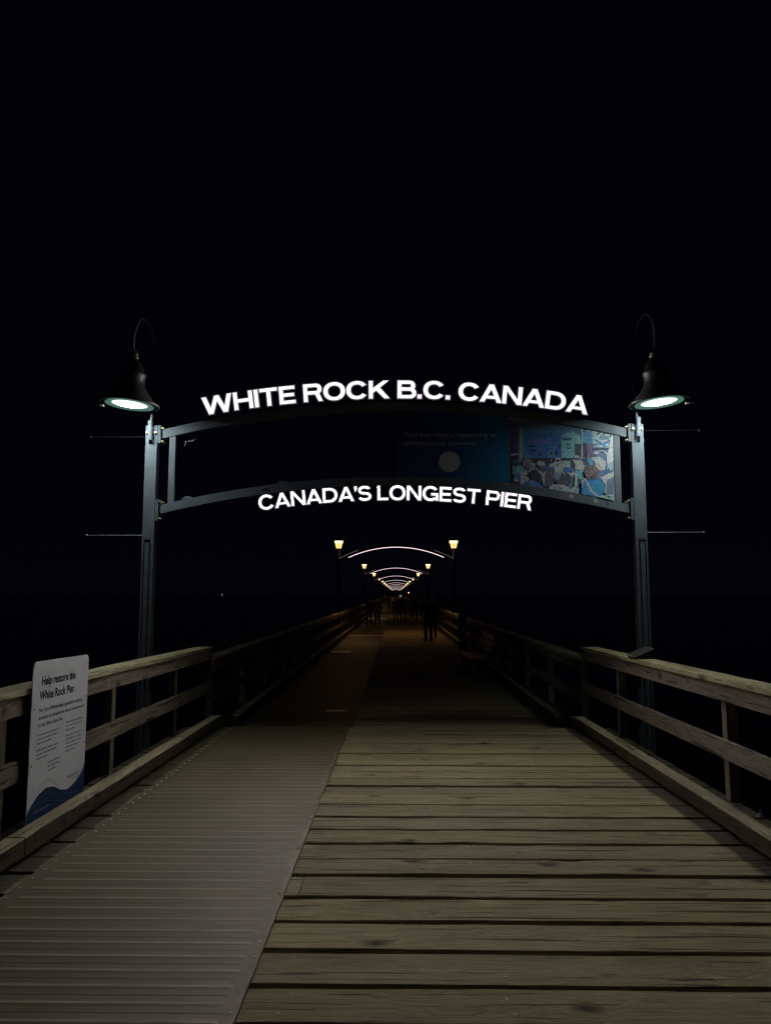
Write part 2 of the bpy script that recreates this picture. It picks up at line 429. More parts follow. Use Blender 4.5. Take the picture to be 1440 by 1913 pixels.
seams = [2.76, 3.064, 3.363, 3.684, 4.014, 4.324, 4.667, 4.967, 5.28, 5.60, 5.91, 6.26, 6.57, 6.90, 7.20, 7.47, 7.75,
         8.05, 8.36, 8.66, 8.97, 9.27, 9.57, 9.83, 10.10]
gaps = {3.064: .040, 3.363: .026, 3.684: .044, 4.014: .034, 4.324: .026, 4.667: .055, 4.967: .016, 5.28: .045, 5.60: .012,
        5.91: .020, 6.26: .014, 6.57: .014, 6.90: .045, 7.20: .014, 7.47: .012, 7.75: .020, 8.36: .018, 2.76: .016}
y = 2.76
pre = []
while y > -2.4:
    y -= 0.31; pre.append(y)
seams = sorted(pre) + seams
nails = MB()
for i in range(len(seams) - 1):
    a, b = seams[i], seams[i + 1]
    ga = gaps.get(a, .008) / 2; gb = gaps.get(b, .008) / 2
    dz = random.uniform(-.004, .004); sk = random.uniform(-.0008, .0008)
    if a == 4.324:
        for (xx0, xx1) in ((-2.79, -0.548), (-0.543, 2.79)):
            m_, yc = plank(a + ga, b - gb, xx0, xx1, dz=dz if xx0 > -1 else dz + .003, skew=sk, seg=34)
            m_.build("plank", M['deck'], deck, origin=(0, yc, deck_z(yc)))
    else:
        m_, yc = plank(a + ga, b - gb, dz=dz, skew=sk, seg=80)
        m_.build("plank", M['deck'], deck, origin=(0, yc, deck_z(yc)))
    for xj in (-2.62, -0.45, 0.47, 1.35, 2.0):
        for t in (0.25, 0.74):
            if b > 1.5 and random.random() < 0.75:
                xn = xj + random.uniform(-.03, .03); yn = a + (b - a) * t + random.uniform(-.02, .02)
                zn = deck_z(yn) + dz + .0008
                nails.lathe((xn, yn, zn), (0, 0, 1), [(0.0055, -.004), (0.0055, .0015), (0.001, .0022)], n=8)
tag(nails.build("nail", M['screw'], deck), kind='stuff')

# short ramp boards at the step down, then the long far deck
for k in range(3):
    a = CREST + k * (FOOT - CREST) / 3; b = CREST + (k + 1) * (FOOT - CREST) / 3
    m_, yc = plank(a + .004, b - .004, seg=16)
    m_.build("plank", M['deck'], deck, origin=(0, yc, deck_z(yc)))
y = FOOT
shared = None
while y < 33:
    w = 0.30
    if shared is None or random.random() < 0.25:
        m_, yc = plank(y + .005, y + w - .005, seg=14)
        o = m_.build("plank", M['deck'], deck, origin=(0, yc, FAR_Z)); shared = o.data
    else:
        o = link("plank", shared, deck, origin=(0, y + w / 2, FAR_Z + random.uniform(-.003, .003)))
    y += w
far = MB()
Y_END = 470.0
while y < 120:
    far.box(-2.79, 2.79, y + .006, y + .294, FAR_Z - .085, FAR_Z + random.uniform(-.003, .003)); y += 0.30
far.box(-2.79, 2.79, y, Y_END, FAR_Z - .085, FAR_Z)
tag(far.build("far_planks", M['deck'], deck), kind='stuff')

# stringers, cross beams and piles under the deck
ub = MB()
for x in (-2.7, -1.8, -0.9, 0, 0.9, 1.8, 2.7):
    ub.hexa([(x - .1, -2.6, -.42), (x + .1, -2.6, -.42), (x + .1, CREST, -.56), (x - .1, CREST, -.56),
             (x - .1, -2.6, -.05), (x + .1, -2.6, -.05), (x + .1, CREST, -.24), (x - .1, CREST, -.24)])
    ub.box(x - .1, x + .1, FOOT + .1, Y_END, FAR_Z - .43, FAR_Z - .088)
tag(ub.build("stringers", M['under'], deck), kind='stuff')
pl = MB()
yy = -2.0
while yy < 200:
    top = deck_z(yy) - .43 - (0.02 if yy > FOOT else 0)
    pl.box(-3.1, 3.1, yy - .15, yy + .15, top - .34, top - .02)
    for x in (-2.6, 0, 2.6):
        pl.tube([(x, yy, -6), (x, yy, top - .345)], .17, 8)
    yy += 6.1
tag(pl.build("piles", M['under'], deck), kind='stuff')

# ------------------------------------------------------------------ walkway mat on the left half of the deck
matw = empty("walkway_mat", (-1.39, 0, 0),
             "long grey ribbed walkway mat screwed down along the left half of the wooden pier deck", "mat")
MX0, MX1, MH = -2.165, -0.622, 0.010
def mat_panel(y0, y1, ribbed):
    mb = MB()
    ys = [(y0, 0)]
    if ribbed:
        k = math.ceil((y0 + .02 - 3.329) / .1352)
        while True:
            c = 3.329 + k * .1352; k += 1
            if c > y1 - .03: break
            if c < y0 + .03: continue
            ys += [(c - .024, 0), (c - .007, .0024), (c + .007, .0026), (c + .020, 0), (c + .060, -.0006), (c + .068, .0012), (c + .076, -.0006)]
    else:
        t = y0 + .5
        while t < y1 - .2: ys.append((t, random.uniform(0, .002))); t += .6
    ys.append((y1, 0))
    xs = [(MX0, -.009, 0), (MX0 + .002, 0, 0), (MX0 + .075, 0, 0), (MX0 + .10, 0, 1), ((MX0 + MX1) / 2, 0, 1), (MX1 - .085, 0, 1), (MX1 - .062, 0, 0), (MX1 - .002, 0, 0), (MX1, -.009, 0)]
    vs = []
    for (yv, h) in ys:
        for (xv, e, k) in xs:
            wv = noise.noise(Vector((xv * 0.9, yv * 1.3, 4))) * .0018
            vs.append((xv + noise.noise(Vector((0, yv * 2.2, xv))) * .004 * (1 - k), yv, deck_z(yv) + MH + e + h * k + wv * k))
    n = len(xs); fs = [(i * n + j, i * n + j + 1, (i + 1) * n + j + 1, (i + 1) * n + j) for i in range(len(ys) - 1) for j in range(n - 1)]
    mb.add(vs, fs)
    if ribbed:
        for i in range(len(ys) - 1):
            if ys[i][1] > .002 and ys[i + 1][1] > .002:
                for j in range(3, n - 3): mb.m[i * (n - 1) + j] = 1
    return mb.build("mat_panel", [M['mat'], M['mat_rib']], matw)
mat_panel(-2.3, CREST, True)
mat_panel(CREST, FOOT, False)
cuts = [FOOT, 12.6, 25.0, 34.6, 46.8, 59.0, 71.2, 95.6, 120, 200, Y_END]
for a, b in zip(cuts, cuts[1:]):
    mat_panel(a + .01, b - .03, False)
for c, w, x0, x1 in ((12.6, .012, -1.15, -.85), (25.0, .075, MX0 + .02, -1.50), (34.6, .03, MX0, MX1), (46.8, .03, MX0, MX1), (59.0, .03, MX0, MX1)):
    t_ = MB()
    z = FAR_Z + MH
    hh = .004 if w < .02 else .022
    t_.hexa([(x0, c - .03, z - .006), (x1, c - .03, z - .006), (x1, c + .05 + w, z - .006), (x0, c + .05 + w, z - .006),
             (x0, c - .028, z + .002), (x1, c - .028, z + .002), (x1, c + .048 + w, z + hh), (x0, c + .048 + w, z + hh)])
    tag(t_.build("threshold_strip", M['alu'], matw), "bright metal strip over a mat joint")
sc_ = MB(); sc_.lathe((0, 0, 0), (0, 0, 1), [(.0085, -.002), (.0085, .002), (.004, .0035), (.0035, .0015), (.0005, .0012)], n=10)
smesh = None
yy = 2.68; k = 0
while yy < 10.0:
    for xb in (MX1 - .030, MX0 + .036):
        y2 = yy + (0 if xb > -1 else .06) + random.uniform(-.012, .012); x2 = xb + random.uniform(-.006, .006)
        loc = (x2, y2, deck_z(y2) + MH + .001)
        if smesh is None:
            o = sc_.build("screw", M['screw'], matw); smesh = o.data
            o.location = Vector(loc) - Vector((-1.39, 0, 0)); o['_w'] = loc
        else:
            link("screw", smesh, matw, loc)
    yy += .152; k += 1

# ------------------------------------------------------------------ kerb timbers
def slab_y(x0, x1, y0, y1, h0, h1, seg=14, wob=.004, bev=.008, zf=deck_z, side_mi=0):
    """timber running away from the camera, following the deck"""
    mb = MB(); n = seg; vs = []
    sd = random.uniform(0, 500)
    for i in range(n + 1):
        yv = y0 + (y1 - y0) * i / n; z = zf(yv)
        a = noise.noise(Vector((sd, yv * 2.3, 0))) * wob; b = noise.noise(Vector((sd, yv * 2.3, 7))) * wob; c = noise.noise(Vector((sd, yv * 3.1, 14))) * wob
        vs += [(x0 + a, yv, z + h0), (x1 + b, yv, z + h0), (x1 + b, yv, z + h1 - bev), (x1 + b - bev, yv, z + h1 + c), (x0 + a + bev, yv, z + h1 + c), (x0 + a, yv, z + h1 - bev)]
    fs = [(i * 6 + k, i * 6 + (k + 1) % 6, (i + 1) * 6 + (k + 1) % 6, (i + 1) * 6 + k) for i in range(n) for k in range(6)]
    top = [(k == 3 or k == 2 or k == 4) for i in range(n) for k in range(6)]
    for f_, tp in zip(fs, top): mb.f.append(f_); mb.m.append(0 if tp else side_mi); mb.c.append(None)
    mb.v += vs
    for f_ in ((5, 4, 3, 2, 1, 0), tuple(n * 6 + k for k in range(6))): mb.f.append(f_); mb.m.append(side_mi); mb.c.append(None)
    return mb
def kerb(side, joints, label):
    k = empty("timber_kerb", (side * 2.39, joints[0], deck_z(joints[0])), label, "kerb", "timber kerbs along the deck edges")
    for a, b in zip(joints, joints[1:]):
        x0, x1 = sorted((side * 2.326, side * 2.456))
        yc = (a + b) / 2
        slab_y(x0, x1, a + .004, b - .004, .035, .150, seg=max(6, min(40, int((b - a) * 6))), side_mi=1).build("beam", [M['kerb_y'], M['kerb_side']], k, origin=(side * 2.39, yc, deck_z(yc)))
    return k
def near_z(y): return -0.015 * y
kl = kerb(-1, [-2.3, 1.2, 4.86, 8.46, 10.30], "near timber kerb on the left edge, running past the foot of the white notice")
kr = kerb(1, [-2.3, 0.5, 4.15, 7.80, 10.25], "near timber kerb on the right edge below the railing")
for side, k in ((-1, kl), (1, kr)):
    yy = -2.1
    while yy < 10.1:
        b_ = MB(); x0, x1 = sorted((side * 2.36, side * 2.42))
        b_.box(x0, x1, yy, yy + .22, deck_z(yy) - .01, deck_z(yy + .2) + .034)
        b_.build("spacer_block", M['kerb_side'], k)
        yy += 1.22
for side, lab in ((-1, "far timber kerb along the left edge beyond the gate, lost in the dark"), (1, "far timber kerb along the right edge beyond the gate, behind the bench")):
    js = [FOOT + .15 + i * 6.1 for i in range(9)] + [130, Y_END]
    kerb(side, js, lab)

# ------------------------------------------------------------------ railings
post_mesh = {}
def railing(side, y0, y1, posts, seglen, zf, label, stuff_from=None, group=None):
    r = empty("wooden_railing", (side * 2.76, y0, zf(y0)), label, "railing", "wooden railings of the pier")
    def part(name, xa, xb, h0, h1, joints, mat, seg=5):
        x0, x1 = sorted((side * xa, side * xb))
        for a, b in zip(joints, joints[1:]):
            yc = (a + b) / 2
            slab_y(x0, x1, a + .003, b - .003, h0, h1, seg=max(3, min(30, int((b - a) * seg))), bev=.005, zf=zf).build(name, M[mat], r, origin=(side * 2.7, yc, zf(yc)))
    def js(off):
        out = [y0]; t = y0 + off
        while t < y1 - .6: out.append(t); t += seglen
        return out + [y1]
    part("handrail_cap", 2.655, 2.875, .958, 1.003, js(seglen * .8), 'cap_y')
    part("upper_rail", 2.680, 2.722, .815, .953, js(seglen * .55), 'rail_y')
    part("middle_rail", 2.680, 2.722, .350, .500, js(seglen * .35), 'rail_y')
    for p_ in posts:
        key = side
        if key not in post_mesh:
            b_ = MB(); x0, x1 = sorted((side * 2.726 - side * 2.7, side * 2.815 - side * 2.7))
            nseg = 8; vs = []
            for i in range(nseg + 1):
                z = -.45 + (.955 + .45) * i / nseg; q = noise.noise(Vector((side * 9, z * 3, 2))) * .003
                vs += [(x0 + q, -.045, z), (x1 + q, -.045, z), (x1 + q, .045 + q, z), (x0 + q, .045 + q, z)]
            fs = [(i * 4 + k, i * 4 + (k + 1) % 4, i * 4 + 4 + (k + 1) % 4, i * 4 + 4 + k) for i in range(nseg) for k in range(4)]
            b_.add(vs, fs + [(3, 2, 1, 0), tuple(nseg * 4 + k for k in range(4))])
            o = b_.build("post", M['post_z'], r); post_mesh[key] = o.data
            o.location = Vector((side * 2.7, p_, zf(p_))) - Vector(r['_w']); o['_w'] = (side * 2.7, p_, zf(p_))
        else:
            link("post", post_mesh[key], r, (side * 2.7, p_, zf(p_)))
    return r
RL = railing(-1, -2.3, 11.0, [-0.7, 2.3, 5.29, 7.35, 9.42], 3.66, near_z, "near wooden railing on the left, behind the white notice")
RR = railing(1, -2.3, 11.0, [0.4, 3.4, 6.42, 9.45], 3.66, near_z, "near wooden railing on the right, carrying the small slanted plaque")
fz = lambda y: FAR_Z
for side, lab in ((-1, "far wooden railing along the left side of the pier beyond the gate"), (1, "far wooden railing along the right side of the pier behind the bench")):
    rr = railing(side, 11.15, 66.0, [11.3 + 2.44 * i for i in range(23)], 7.3, fz, lab)
    lg = MB(); yy = 66.0
    for (xa, xb, h0, h1) in ((2.655, 2.875, .958, 1.003), (2.68, 2.722, .815, .953), (2.68, 2.722, .35, .5)):
        x0, x1 = sorted((side * xa, side * xb)); lg.box(x0, x1, 66.05, Y_END, FAR_Z + h0, FAR_Z + h1)
    while yy < 300:
        x0, x1 = sorted((side * 2.726, side * 2.815)); lg.box(x0, x1, yy + 1, yy + 1.09, FAR_Z - .3, FAR_Z + .955); yy += 2.44
    tag(lg.build("distant_rails", M['rail_y'], rr), kind='stuff')

# ------------------------------------------------------------------ slanted plaque on the right handrail
pc = Vector((2.75, 8.62, near_z(8.62) + 1.003))
pq = empty("rail_plaque", pc, "small dark slanted metal plaque standing on the cap of the right railing", "plaque")
b_ = MB(); b_.hexa([(2.655, 8.50, pc.z), (2.845, 8.50, pc.z), (2.845, 8.76, pc.z - .002), (2.655, 8.76, pc.z - .002),
                   (2.655, 8.50, pc.z + .022), (2.845, 8.50, pc.z + .10), (2.845, 8.76, pc.z + .10), (2.655, 8.76, pc.z + .022)])
b_.build("wedge_base", M['black'], pq)
b_ = MB(); b_.hexa([(2.640, 8.48, pc.z + .018), (2.862, 8.48, pc.z + .110), (2.862, 8.78, pc.z + .110), (2.640, 8.78, pc.z + .018),
                   (2.636, 8.48, pc.z + .028), (2.858, 8.48, pc.z + .120), (2.858, 8.78, pc.z + .120), (2.636, 8.78, pc.z + .028)])
b_.build("face_plate", M['galv'], pq)
b_ = MB(); b_.hexa([(2.650, 8.50, pc.z + .0335), (2.846, 8.50, pc.z + .1145), (2.846, 8.76, pc.z + .1145), (2.650, 8.76, pc.z + .0335),
                   (2.6485, 8.50, pc.z + .0375), (2.8445, 8.50, pc.z + .1185), (2.8445, 8.76, pc.z + .1185), (2.6485, 8.76, pc.z + .0375)])
b_.build("dark_inlay", M['solar'], pq)

# anchor bolt on the outer strip of the deck
bp = Vector((2.765, 5.95, near_z(5.95)))
t_ = MB(); t_.lathe(bp, (0, 0, 1), [(.03, 0.001), (.03, .006), (.018, .007), (.018, .022), (.008, .023), (.008, .055), (.001, .056)], n=8)
o = t_.build("anchor_bolt", M['galv'], origin=bp)
tag(o, "small shiny bolt standing up from the deck edge beyond the right kerb", "bolt")

# ------------------------------------------------------------------ text helpers
def char_mesh(ch, size, extrude, offset, sx=1.0):
    cu = bpy.data.curves.new("t", 'FONT'); cu.body = ch; cu.size = size; cu.extrude = extrude; cu.offset = offset
    cu.resolution_u = 4
    ob = bpy.data.objects.new("t", cu); COL.objects.link(ob)
    bpy.context.view_layer.update()
    dg = bpy.context.evaluated_depsgraph_get()
    me = bpy.data.meshes.new_from_object(ob.evaluated_get(dg))
    bpy.data.objects.remove(ob); bpy.data.curves.remove(cu)
    for v in me.vertices: v.co.x *= sx
    return me
_adv = {}
def advance(ch, size):
    if ch not in _adv:
        def wid(s):
            me = char_mesh(s, 1.0, 0, 0)
            xs = [v.co.x for v in me.vertices]; bpy.data.meshes.remove(me)
            return max(xs)
        _adv[ch] = wid(ch + "I") - wid("I")
    return _adv[ch] * size

GD = 10.3                                  # distance of the entrance gate
GX = 740.0
def gz(py): return at(GX, py, GD).z
def gx(px): return at(px, 850, GD).x
def arc_from(py_apex, py_end, half):
    """circle through an apex height and the end heights at +-half metres"""
    za, ze = gz(py_apex), gz(py_end); s = za - ze
    Rr = (half * half + s * s) / (2 * s)
    return Rr, za - Rr
gate_x = (gx(285.5) + gx(1188.5)) / 2
HALF = (gx(1188.5) - gx(285.5)) / 2
gate = empty("entrance_gate", (gate_x, GD, -.9),
             "tall blue grey steel gate with two arched beams carrying lit white letters", "gate")
def q_(*p): return ('q', list(p))
def r_(x0, y0, x1, y1): return ('q', [(x0, y0), (x1, y0), (x1, y1), (x0, y1)])
def e_(cx, cy, ax, ay, a0, a1, s=.20, t=.17): return ('e', (cx, cy, ax, ay, a0, a1, s, t))
def glyphs(s, t):
    h = s * 1.12
    bowl = [r_(0, 0, s, 1)]
    return {
     'W': (1.64, [q_((0, 1), (.30, 0), (.30 + h, 0), (h, 1)), q_((.30, 0), (.71, 1), (.71 + h, 1), (.30 + h, 0)),
                  q_((.71, 1), (1.11, 0), (1.11 + h, 0), (.71 + h, 1)), q_((1.11, 0), (1.41, 1), (1.41 + h, 1), (1.11 + h, 0))]),
     'A': (1.17, [q_((0, 0), (.475, 1), (.475 + h, 1), (h, 0)), q_((.945, 0), (.945 + h, 0), (.475 + h, 1), (.475, 1)), r_(.24, .20, .93, .20 + t * .85)]),
     'H': (1.06, [r_(0, 0, s, 1), r_(1.06 - s, 0, 1.06, 1), r_(s * .5, .5 - t / 2, 1.06 - s * .5, .5 + t / 2)]),
     'I': (s, [r_(0, 0, s, 1)]),
     'T': (.98, [r_(0, 1 - t, .98, 1), r_(.49 - s / 2, 0, .49 + s / 2, 1 - t * .5)]),
     'E': (.88, [r_(0, 0, s, 1), r_(s * .5, 1 - t, .87, 1), r_(s * .5, .5 - t / 2, .82, .5 + t / 2), r_(s * .5, 0, .88, t)]),
     'L': (.80, [r_(0, 0, s, 1), r_(s * .5, 0, .80, t)]),
     'R': (1.04, [r_(0, 0, s, 1), r_(s * .5, 1 - t, .69, 1), r_(s * .5, .40, .69, .40 + t), e_(.68, .70, .33, .30, -90, 90, s, t),
                  q_((.60, .47), (.82, 0), (1.04, 0), (.86, .47))]),
     'P': (.99, [r_(0, 0, s, 1), r_(s * .5, 1 - t, .67, 1), r_(s * .5, .36, .67, .36 + t), e_(.66, .68, .33, .32, -90, 90, s, t)]),
     'B': (1.03, [r_(0, 0, s, 1), r_(s * .5, 1 - t, .67, 1), r_(s * .5, .43, .67, .43 + t), r_(s * .5, 0, .69, t),
                  e_(.66, .715, .31, .285, -90, 90, s, t), e_(.68, .30, .35, .30, -90, 90, s, t)]),
     'O': (1.20, [e_(.60, .5, .60, .515, 0, 360, s * 1.08, t)]),
     'C': (1.15, [e_(.59, .5, .59, .515, 33, 327, s * 1.08, t)]),
     'G': (1.17, [e_(.59, .5, .59, .515, 36, 318, s * 1.08, t), r_(.64, .37, 1.165, .37 + t), r_(1.165 - s * .8, .02, 1.165, .37 + t * .5)]),
     'S': (1.0, [e_(.49, .715, .465, .297, 22, 270, s, t), e_(.50, .2865, .49, .2985, -158, 90, s, t)]),
     'K': (1.12, [r_(0, 0, s, 1), q_((s * .8, .27), (1.09, 1), (.80, 1), (s * .8, .55)), q_((.36, .50), (.85, 0), (1.13, 0), (.56, .67))]),
     'N': (1.07, [r_(0, 0, s, 1), r_(1.07 - s, 0, 1.07, 1), q_((0, 1), (1.07 - s * 1.15, 0), (1.07, 0), (s * 1.15, 1))]),
     'D': (1.10, [r_(0, 0, s, 1), r_(s * .5, 1 - t, .52, 1), r_(s * .5, 0, .52, t), e_(.50, .5, .60, .5, -90, 90, s * 1.05, t)]),
     '.': (s * 1.05, [r_(0, 0, s * 1.05, s)]),
     "'": (s * 1.05, [r_(0, 1 - s, s * 1.05, 1), q_((s * .15, .66), (s * .55, .66), (s * 1.05, 1 - s * .5), (s * .5, 1 - s * .5))]),
    }
def grow(pts, e):
    """push the edges of a convex outline outwards by e"""
    n = len(pts); ar = sum(pts[i][0] * pts[(i + 1) % n][1] - pts[(i + 1) % n][0] * pts[i][1] for i in range(n))
    if ar < 0: pts = pts[::-1]
    out = []
    for i in range(n):
        p0, p1, p2 = Vector(pts[i - 1]), Vector(pts[i]), Vector(pts[(i + 1) % n])
        d1 = (p1 - p0).normalized(); d2 = (p2 - p1).normalized()
        n1 = Vector((d1.y, -d1.x)); n2 = Vector((d2.y, -d2.x)); m_ = (n1 + n2); k = max(.45, m_.dot(n1))
        out.append(tuple(p1 + m_ * (e / k)))
    return out
def glyph_piece(mb, piece, e, y0, y1, f):
    """f maps (x, y) on the glyph to world x, z offsets"""
    kind, d = piece
    if kind == 'q':
        pts = grow(d, e); n = len(pts)
        vs = [(*f(x, z), y0) for x, z in pts] + [(*f(x, z), y1) for x, z in pts]
        vs = [(a, c, b) for a, b, c in vs]
        mb.add(vs, [tuple(range(n)), tuple(range(2 * n - 1, n - 1, -1))] + [(i, i + n, (i + 1) % n + n, (i + 1) % n) for i in range(n)])
    else:
        cx, cy, ax, ay, a0, a1, s, t = d
        full = a1 - a0 >= 360; n = 36 if full else 26
        if not full:
            de = math.degrees(e / max(ax, ay))
            if a0 not in (-90,) : a0 -= de
            if a1 not in (90, 270): a1 += de
        se = lambda v: math.copysign(abs(v) ** (2 / 2.15), v)
        ring = []
        for i in range(n + 1):
            q = R(a0 + (a1 - a0) * i / n); c, sn = se(math.cos(q)), se(math.sin(q))
            ring.append(((cx + (ax + e) * c, cy + (ay + e) * sn), (cx + (ax - s - e) * c, cy + (ay - t - e) * sn)))
        vs = []
        for o_, i_ in ring:
            for p_, yy in ((o_, y0), (i_, y0), (i_, y1), (o_, y1)):
                X, Z = f(*p_); vs.append((X, yy, Z))
        fs = [(i * 4 + k, i * 4 + (k + 1) % 4, i * 4 + 4 + (k + 1) % 4, i * 4 + 4 + k) for i in range(n) for k in range(4)]
        if not full: fs += [(3, 2, 1, 0), tuple(n * 4 + k for k in range(4))]
        mb.add(vs, fs)
def to_gate_letters(text, cap, R_, zc, x_left, x_right, depth, yfront, st, gap=.085, space=.40):
    G = glyphs(*st)
    tight = {('W', 'H'): -.0, ('A', 'N'): -.03, ('N', 'A'): -.03, ('A', 'D'): -.03, ('D', 'A'): -.03, ('C', 'A'): -.05, ("'", 'S'): -.03, ('S', 'T'): -.03, ('R', 'O'): -.03, ('O', 'C'): -.03, ('B', '.'): -.02, ('A', "'"): -.07}
    pos = []; x = 0
    for i, c in enumerate(text):
        if c == ' ': x += space - gap; continue
        pos.append((c, x)); x += G[c][0] + gap + tight.get((c, text[i + 1] if i + 1 < len(text) else ''), 0)
    total = (x - gap) * cap
    th0 = math.asin((x_left - gate_x) / R_); th1 = math.asin((x_right - gate_x) / R_)
    sx = (th1 - th0) * R_ / total
    for c, x in pos:
        w_ = G[c][0]
        th = th0 + (x + w_ / 2) * cap * sx / R_
        cth, sth = math.cos(th), math.sin(th)
        cx_, cz_ = gate_x + R_ * sth, zc + R_ * cth
        def f(gx_, gy_):
            lx, ly = (gx_ - w_ / 2) * cap * sx, gy_ * cap
            return (lx * cth + ly * sth, -lx * sth + ly * cth)
        body = MB(); face = MB(); core = MB()
        for k, pc_ in enumerate(G[c][1]):
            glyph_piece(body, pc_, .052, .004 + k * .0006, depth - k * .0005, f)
            glyph_piece(face, pc_, .0, -.004 + k * .0006, .003 + k * .0004, f)
            glyph_piece(core, pc_, -.0375 * (st[0] / .215) * 2.05, -.012 + k * .0007, -.006 + k * .0004, f)
        bo = body.build("letter", [M['letter_black'], M['letter_halo']], gate); bo.location = Vector((cx_, yfront, cz_)) - Vector(gate['_w']); bo['_w'] = (cx_, yfront, cz_)
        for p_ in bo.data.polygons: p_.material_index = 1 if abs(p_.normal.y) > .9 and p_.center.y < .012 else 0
        for nm, mbb, mk in (("lit_face", face, 'letter_face'), ("led_core", core, 'letter_core')):
            fo = mbb.build(nm, [M['letter_black'], M[mk]], bo); fo.location = (0, 0, 0)
            for p_ in fo.data.polygons: p_.material_index = 1 if abs(p_.normal.y) > .9 and p_.center.y < (.001 if nm == "lit_face" else -.007) else 0
            fo['_w'] = (cx_, yfront, cz_)

RU, ZU = arc_from(759.5, 812, HALF - .1)
RLo, ZL = arc_from(899.5, 953, HALF - .1)
def arc_band(name, R_, zc, x0, x1, th, ya, yb, mat, parent, n=48, off=0.0):
    mb = MB(); t0 = math.asin((x0 - gate_x) / R_); t1 = math.asin((x1 - gate_x) / R_); vs = []
    for i in range(n + 1):
        t = t0 + (t1 - t0) * i / n
        for (rr, yy) in ((R_ + off - th / 2, ya), (R_ + off - th / 2, yb), (R_ + off + th / 2, yb), (R_ + off + th / 2, ya)):
            vs.append((gate_x + rr * math.sin(t), yy, zc + rr * math.cos(t)))
    fs = [(i * 4 + k, i * 4 + (k + 1) % 4, i * 4 + 4 + (k + 1) % 4, i * 4 + 4 + k) for i in range(n) for k in range(4)]
    fs += [(3, 2, 1, 0), tuple(n * 4 + k for k in range(4))]
    mb.add(vs, fs); return mb.build(name, mat, parent)
BX = HALF - .13
arc_band("upper_beam", RU, ZU, gate_x - BX, gate_x + BX, .122, GD - .05, GD + .07, M['steel'], gate)
arc_band("lower_beam", RLo, ZL, gate_x - BX, gate_x + BX, .118, GD - .05, GD + .07, M['steel'], gate)
def zarc(R_, zc, x): return zc + math.sqrt(R_ * R_ - (x - gate_x) ** 2)

# lit letters
RT, ZT = arc_from(748.0, 778.5, (gx(1096) - gx(392)) / 2)
to_gate_letters("WHITE ROCK B.C. CANADA", .252, RT, ZT, gx(383), gx(1094), .07, GD - .12, (.222, .186), gap=.085, space=.45)
RT2, ZT2 = arc_from(936.5, 955.0, (gx(987) - gx(500)) / 2)
to_gate_letters("CANADA'S LONGEST PIER", .200, RT2, ZT2, gx(490), gx(986), .06, GD - .135, (.198, .168), gap=.092, space=.44)
# thin rail that carries the lower letters
arc_band("letter_rail", RT2, ZT2, gx(495), gx(980), .03, GD - .07, GD - .052, M['black'], gate, off=.16)

# posts
for sgn in (-1, 1):
    x = gate_x + sgn * HALF
    pt = MB(); w = .080
    ztop = gz(796)
    # two halves with a slot at the head
    pt.box(x - w, x + w, GD - .09, GD + .04, -4.3, ztop - .26)
    pt.box(x - w, x - .032 * 1, GD - .09, GD + .04, ztop - .257, ztop)
    pt.box(x + .032, x + w, GD - .09, GD + .04, ztop - .257, ztop)
    pt.box(x - .030, x + .030, GD + .0, GD + .038, ztop - .257, ztop)
    p_o = pt.build("post", M['steel'], gate)
    lc = MB()
    zc0 = gz(1010)
    lc.box(x - .028, x + .028, GD - .125, GD - .092, -1.5, zc0)
    cv = lc.build("conduit_cover", M['steel'], p_o)
    hd = MB(); hd.box(x - .033, x + .033, GD - .133, GD - .0925, zc0 + .002, zc0 + .035); hd.build("conduit_cap", M['galv'], p_o)
    cab = MB(); cab.tube([(x + sgn * .040, GD - .105, zc0 + .01), (x + sgn * .045, GD - .112, zc0 - .35), (x + sgn * .040, GD - .106, zc0 - .6), (x + sgn * .043, GD - .106, -1.0)], .009, 6)
    cab.build("cable", M['black'], p_o)
    # banner arms
    for py in ((815, 1000) if sgn < 0 else (806, 995.5)):
        z = gz(py); L_ = .80
        rd = MB(); rd.tube([(x + sgn * w, GD, z), (x + sgn * (w + L_), GD, z)], .010, 8)
        arm = rd.build("banner_arm", M['galv'] if py > 900 else M['pole_black'], gate)
        bl = MB(); c_ = Vector((x + sgn * (w + L_), GD, z)); bl.lathe(c_, (sgn, 0, 0), [(.001, -.02), (.016, -.012), (.022, 0), (.016, .014), (.001, .022)], n=10)
        bl.build("ball_tip", M['galv'] if py > 900 else M['black'], arm, smooth=True)
    # flange plates and bolts
    for R_, zc, up, dn, upper in ((RU, ZU, .12, .13, True), (RLo, ZL, .145, .155, False)):
        xe = x - sgn * (w + .048); z = zarc(R_, zc, gate_x + sgn * BX)
        pb = MB(); xx = sorted((x - sgn * (w + .045), x - sgn * (w + .006)))
        pb.box(xx[0], xx[0] + .017, GD - .085, GD + .10, z - dn, z + up)
        pb.box(xx[1] - .017, xx[1], GD - .085, GD + .10, z - dn, z + up)
        pb.box(xx[0] + .018, xx[1] - .018, GD - .02, GD + .08, z - dn + .01, z + up - .01)
        pb.build("flange_plate", M['steel'], gate)
        for (dy, dzz) in ((-.055, up - .035), (-.055, -dn + .028), (.06, up - .035), (.06, -dn + .03)):
            bb = MB(); bx = x - sgn * (w + .048)
            bb.lathe((bx, GD + dy, z + dzz), (-sgn, 0, 0), [(.017, 0), (.017, .018), (.009, .019), (.009, .038), (.001, .039)], n=6)
            bb.build("bolt", M['brass'], gate)
    # upright between the two beams
    xi = gx(323) if sgn < 0 else gx(1151)
    zt = zarc(RU, ZU, xi) - .062; zb = zarc(RLo, ZL, xi) + .060
    ub_ = MB(); ub_.box(xi - .043, xi + .043, GD - .040, GD + .045, zb, zt)
    ub_.build("upright", M['steel'], gate)
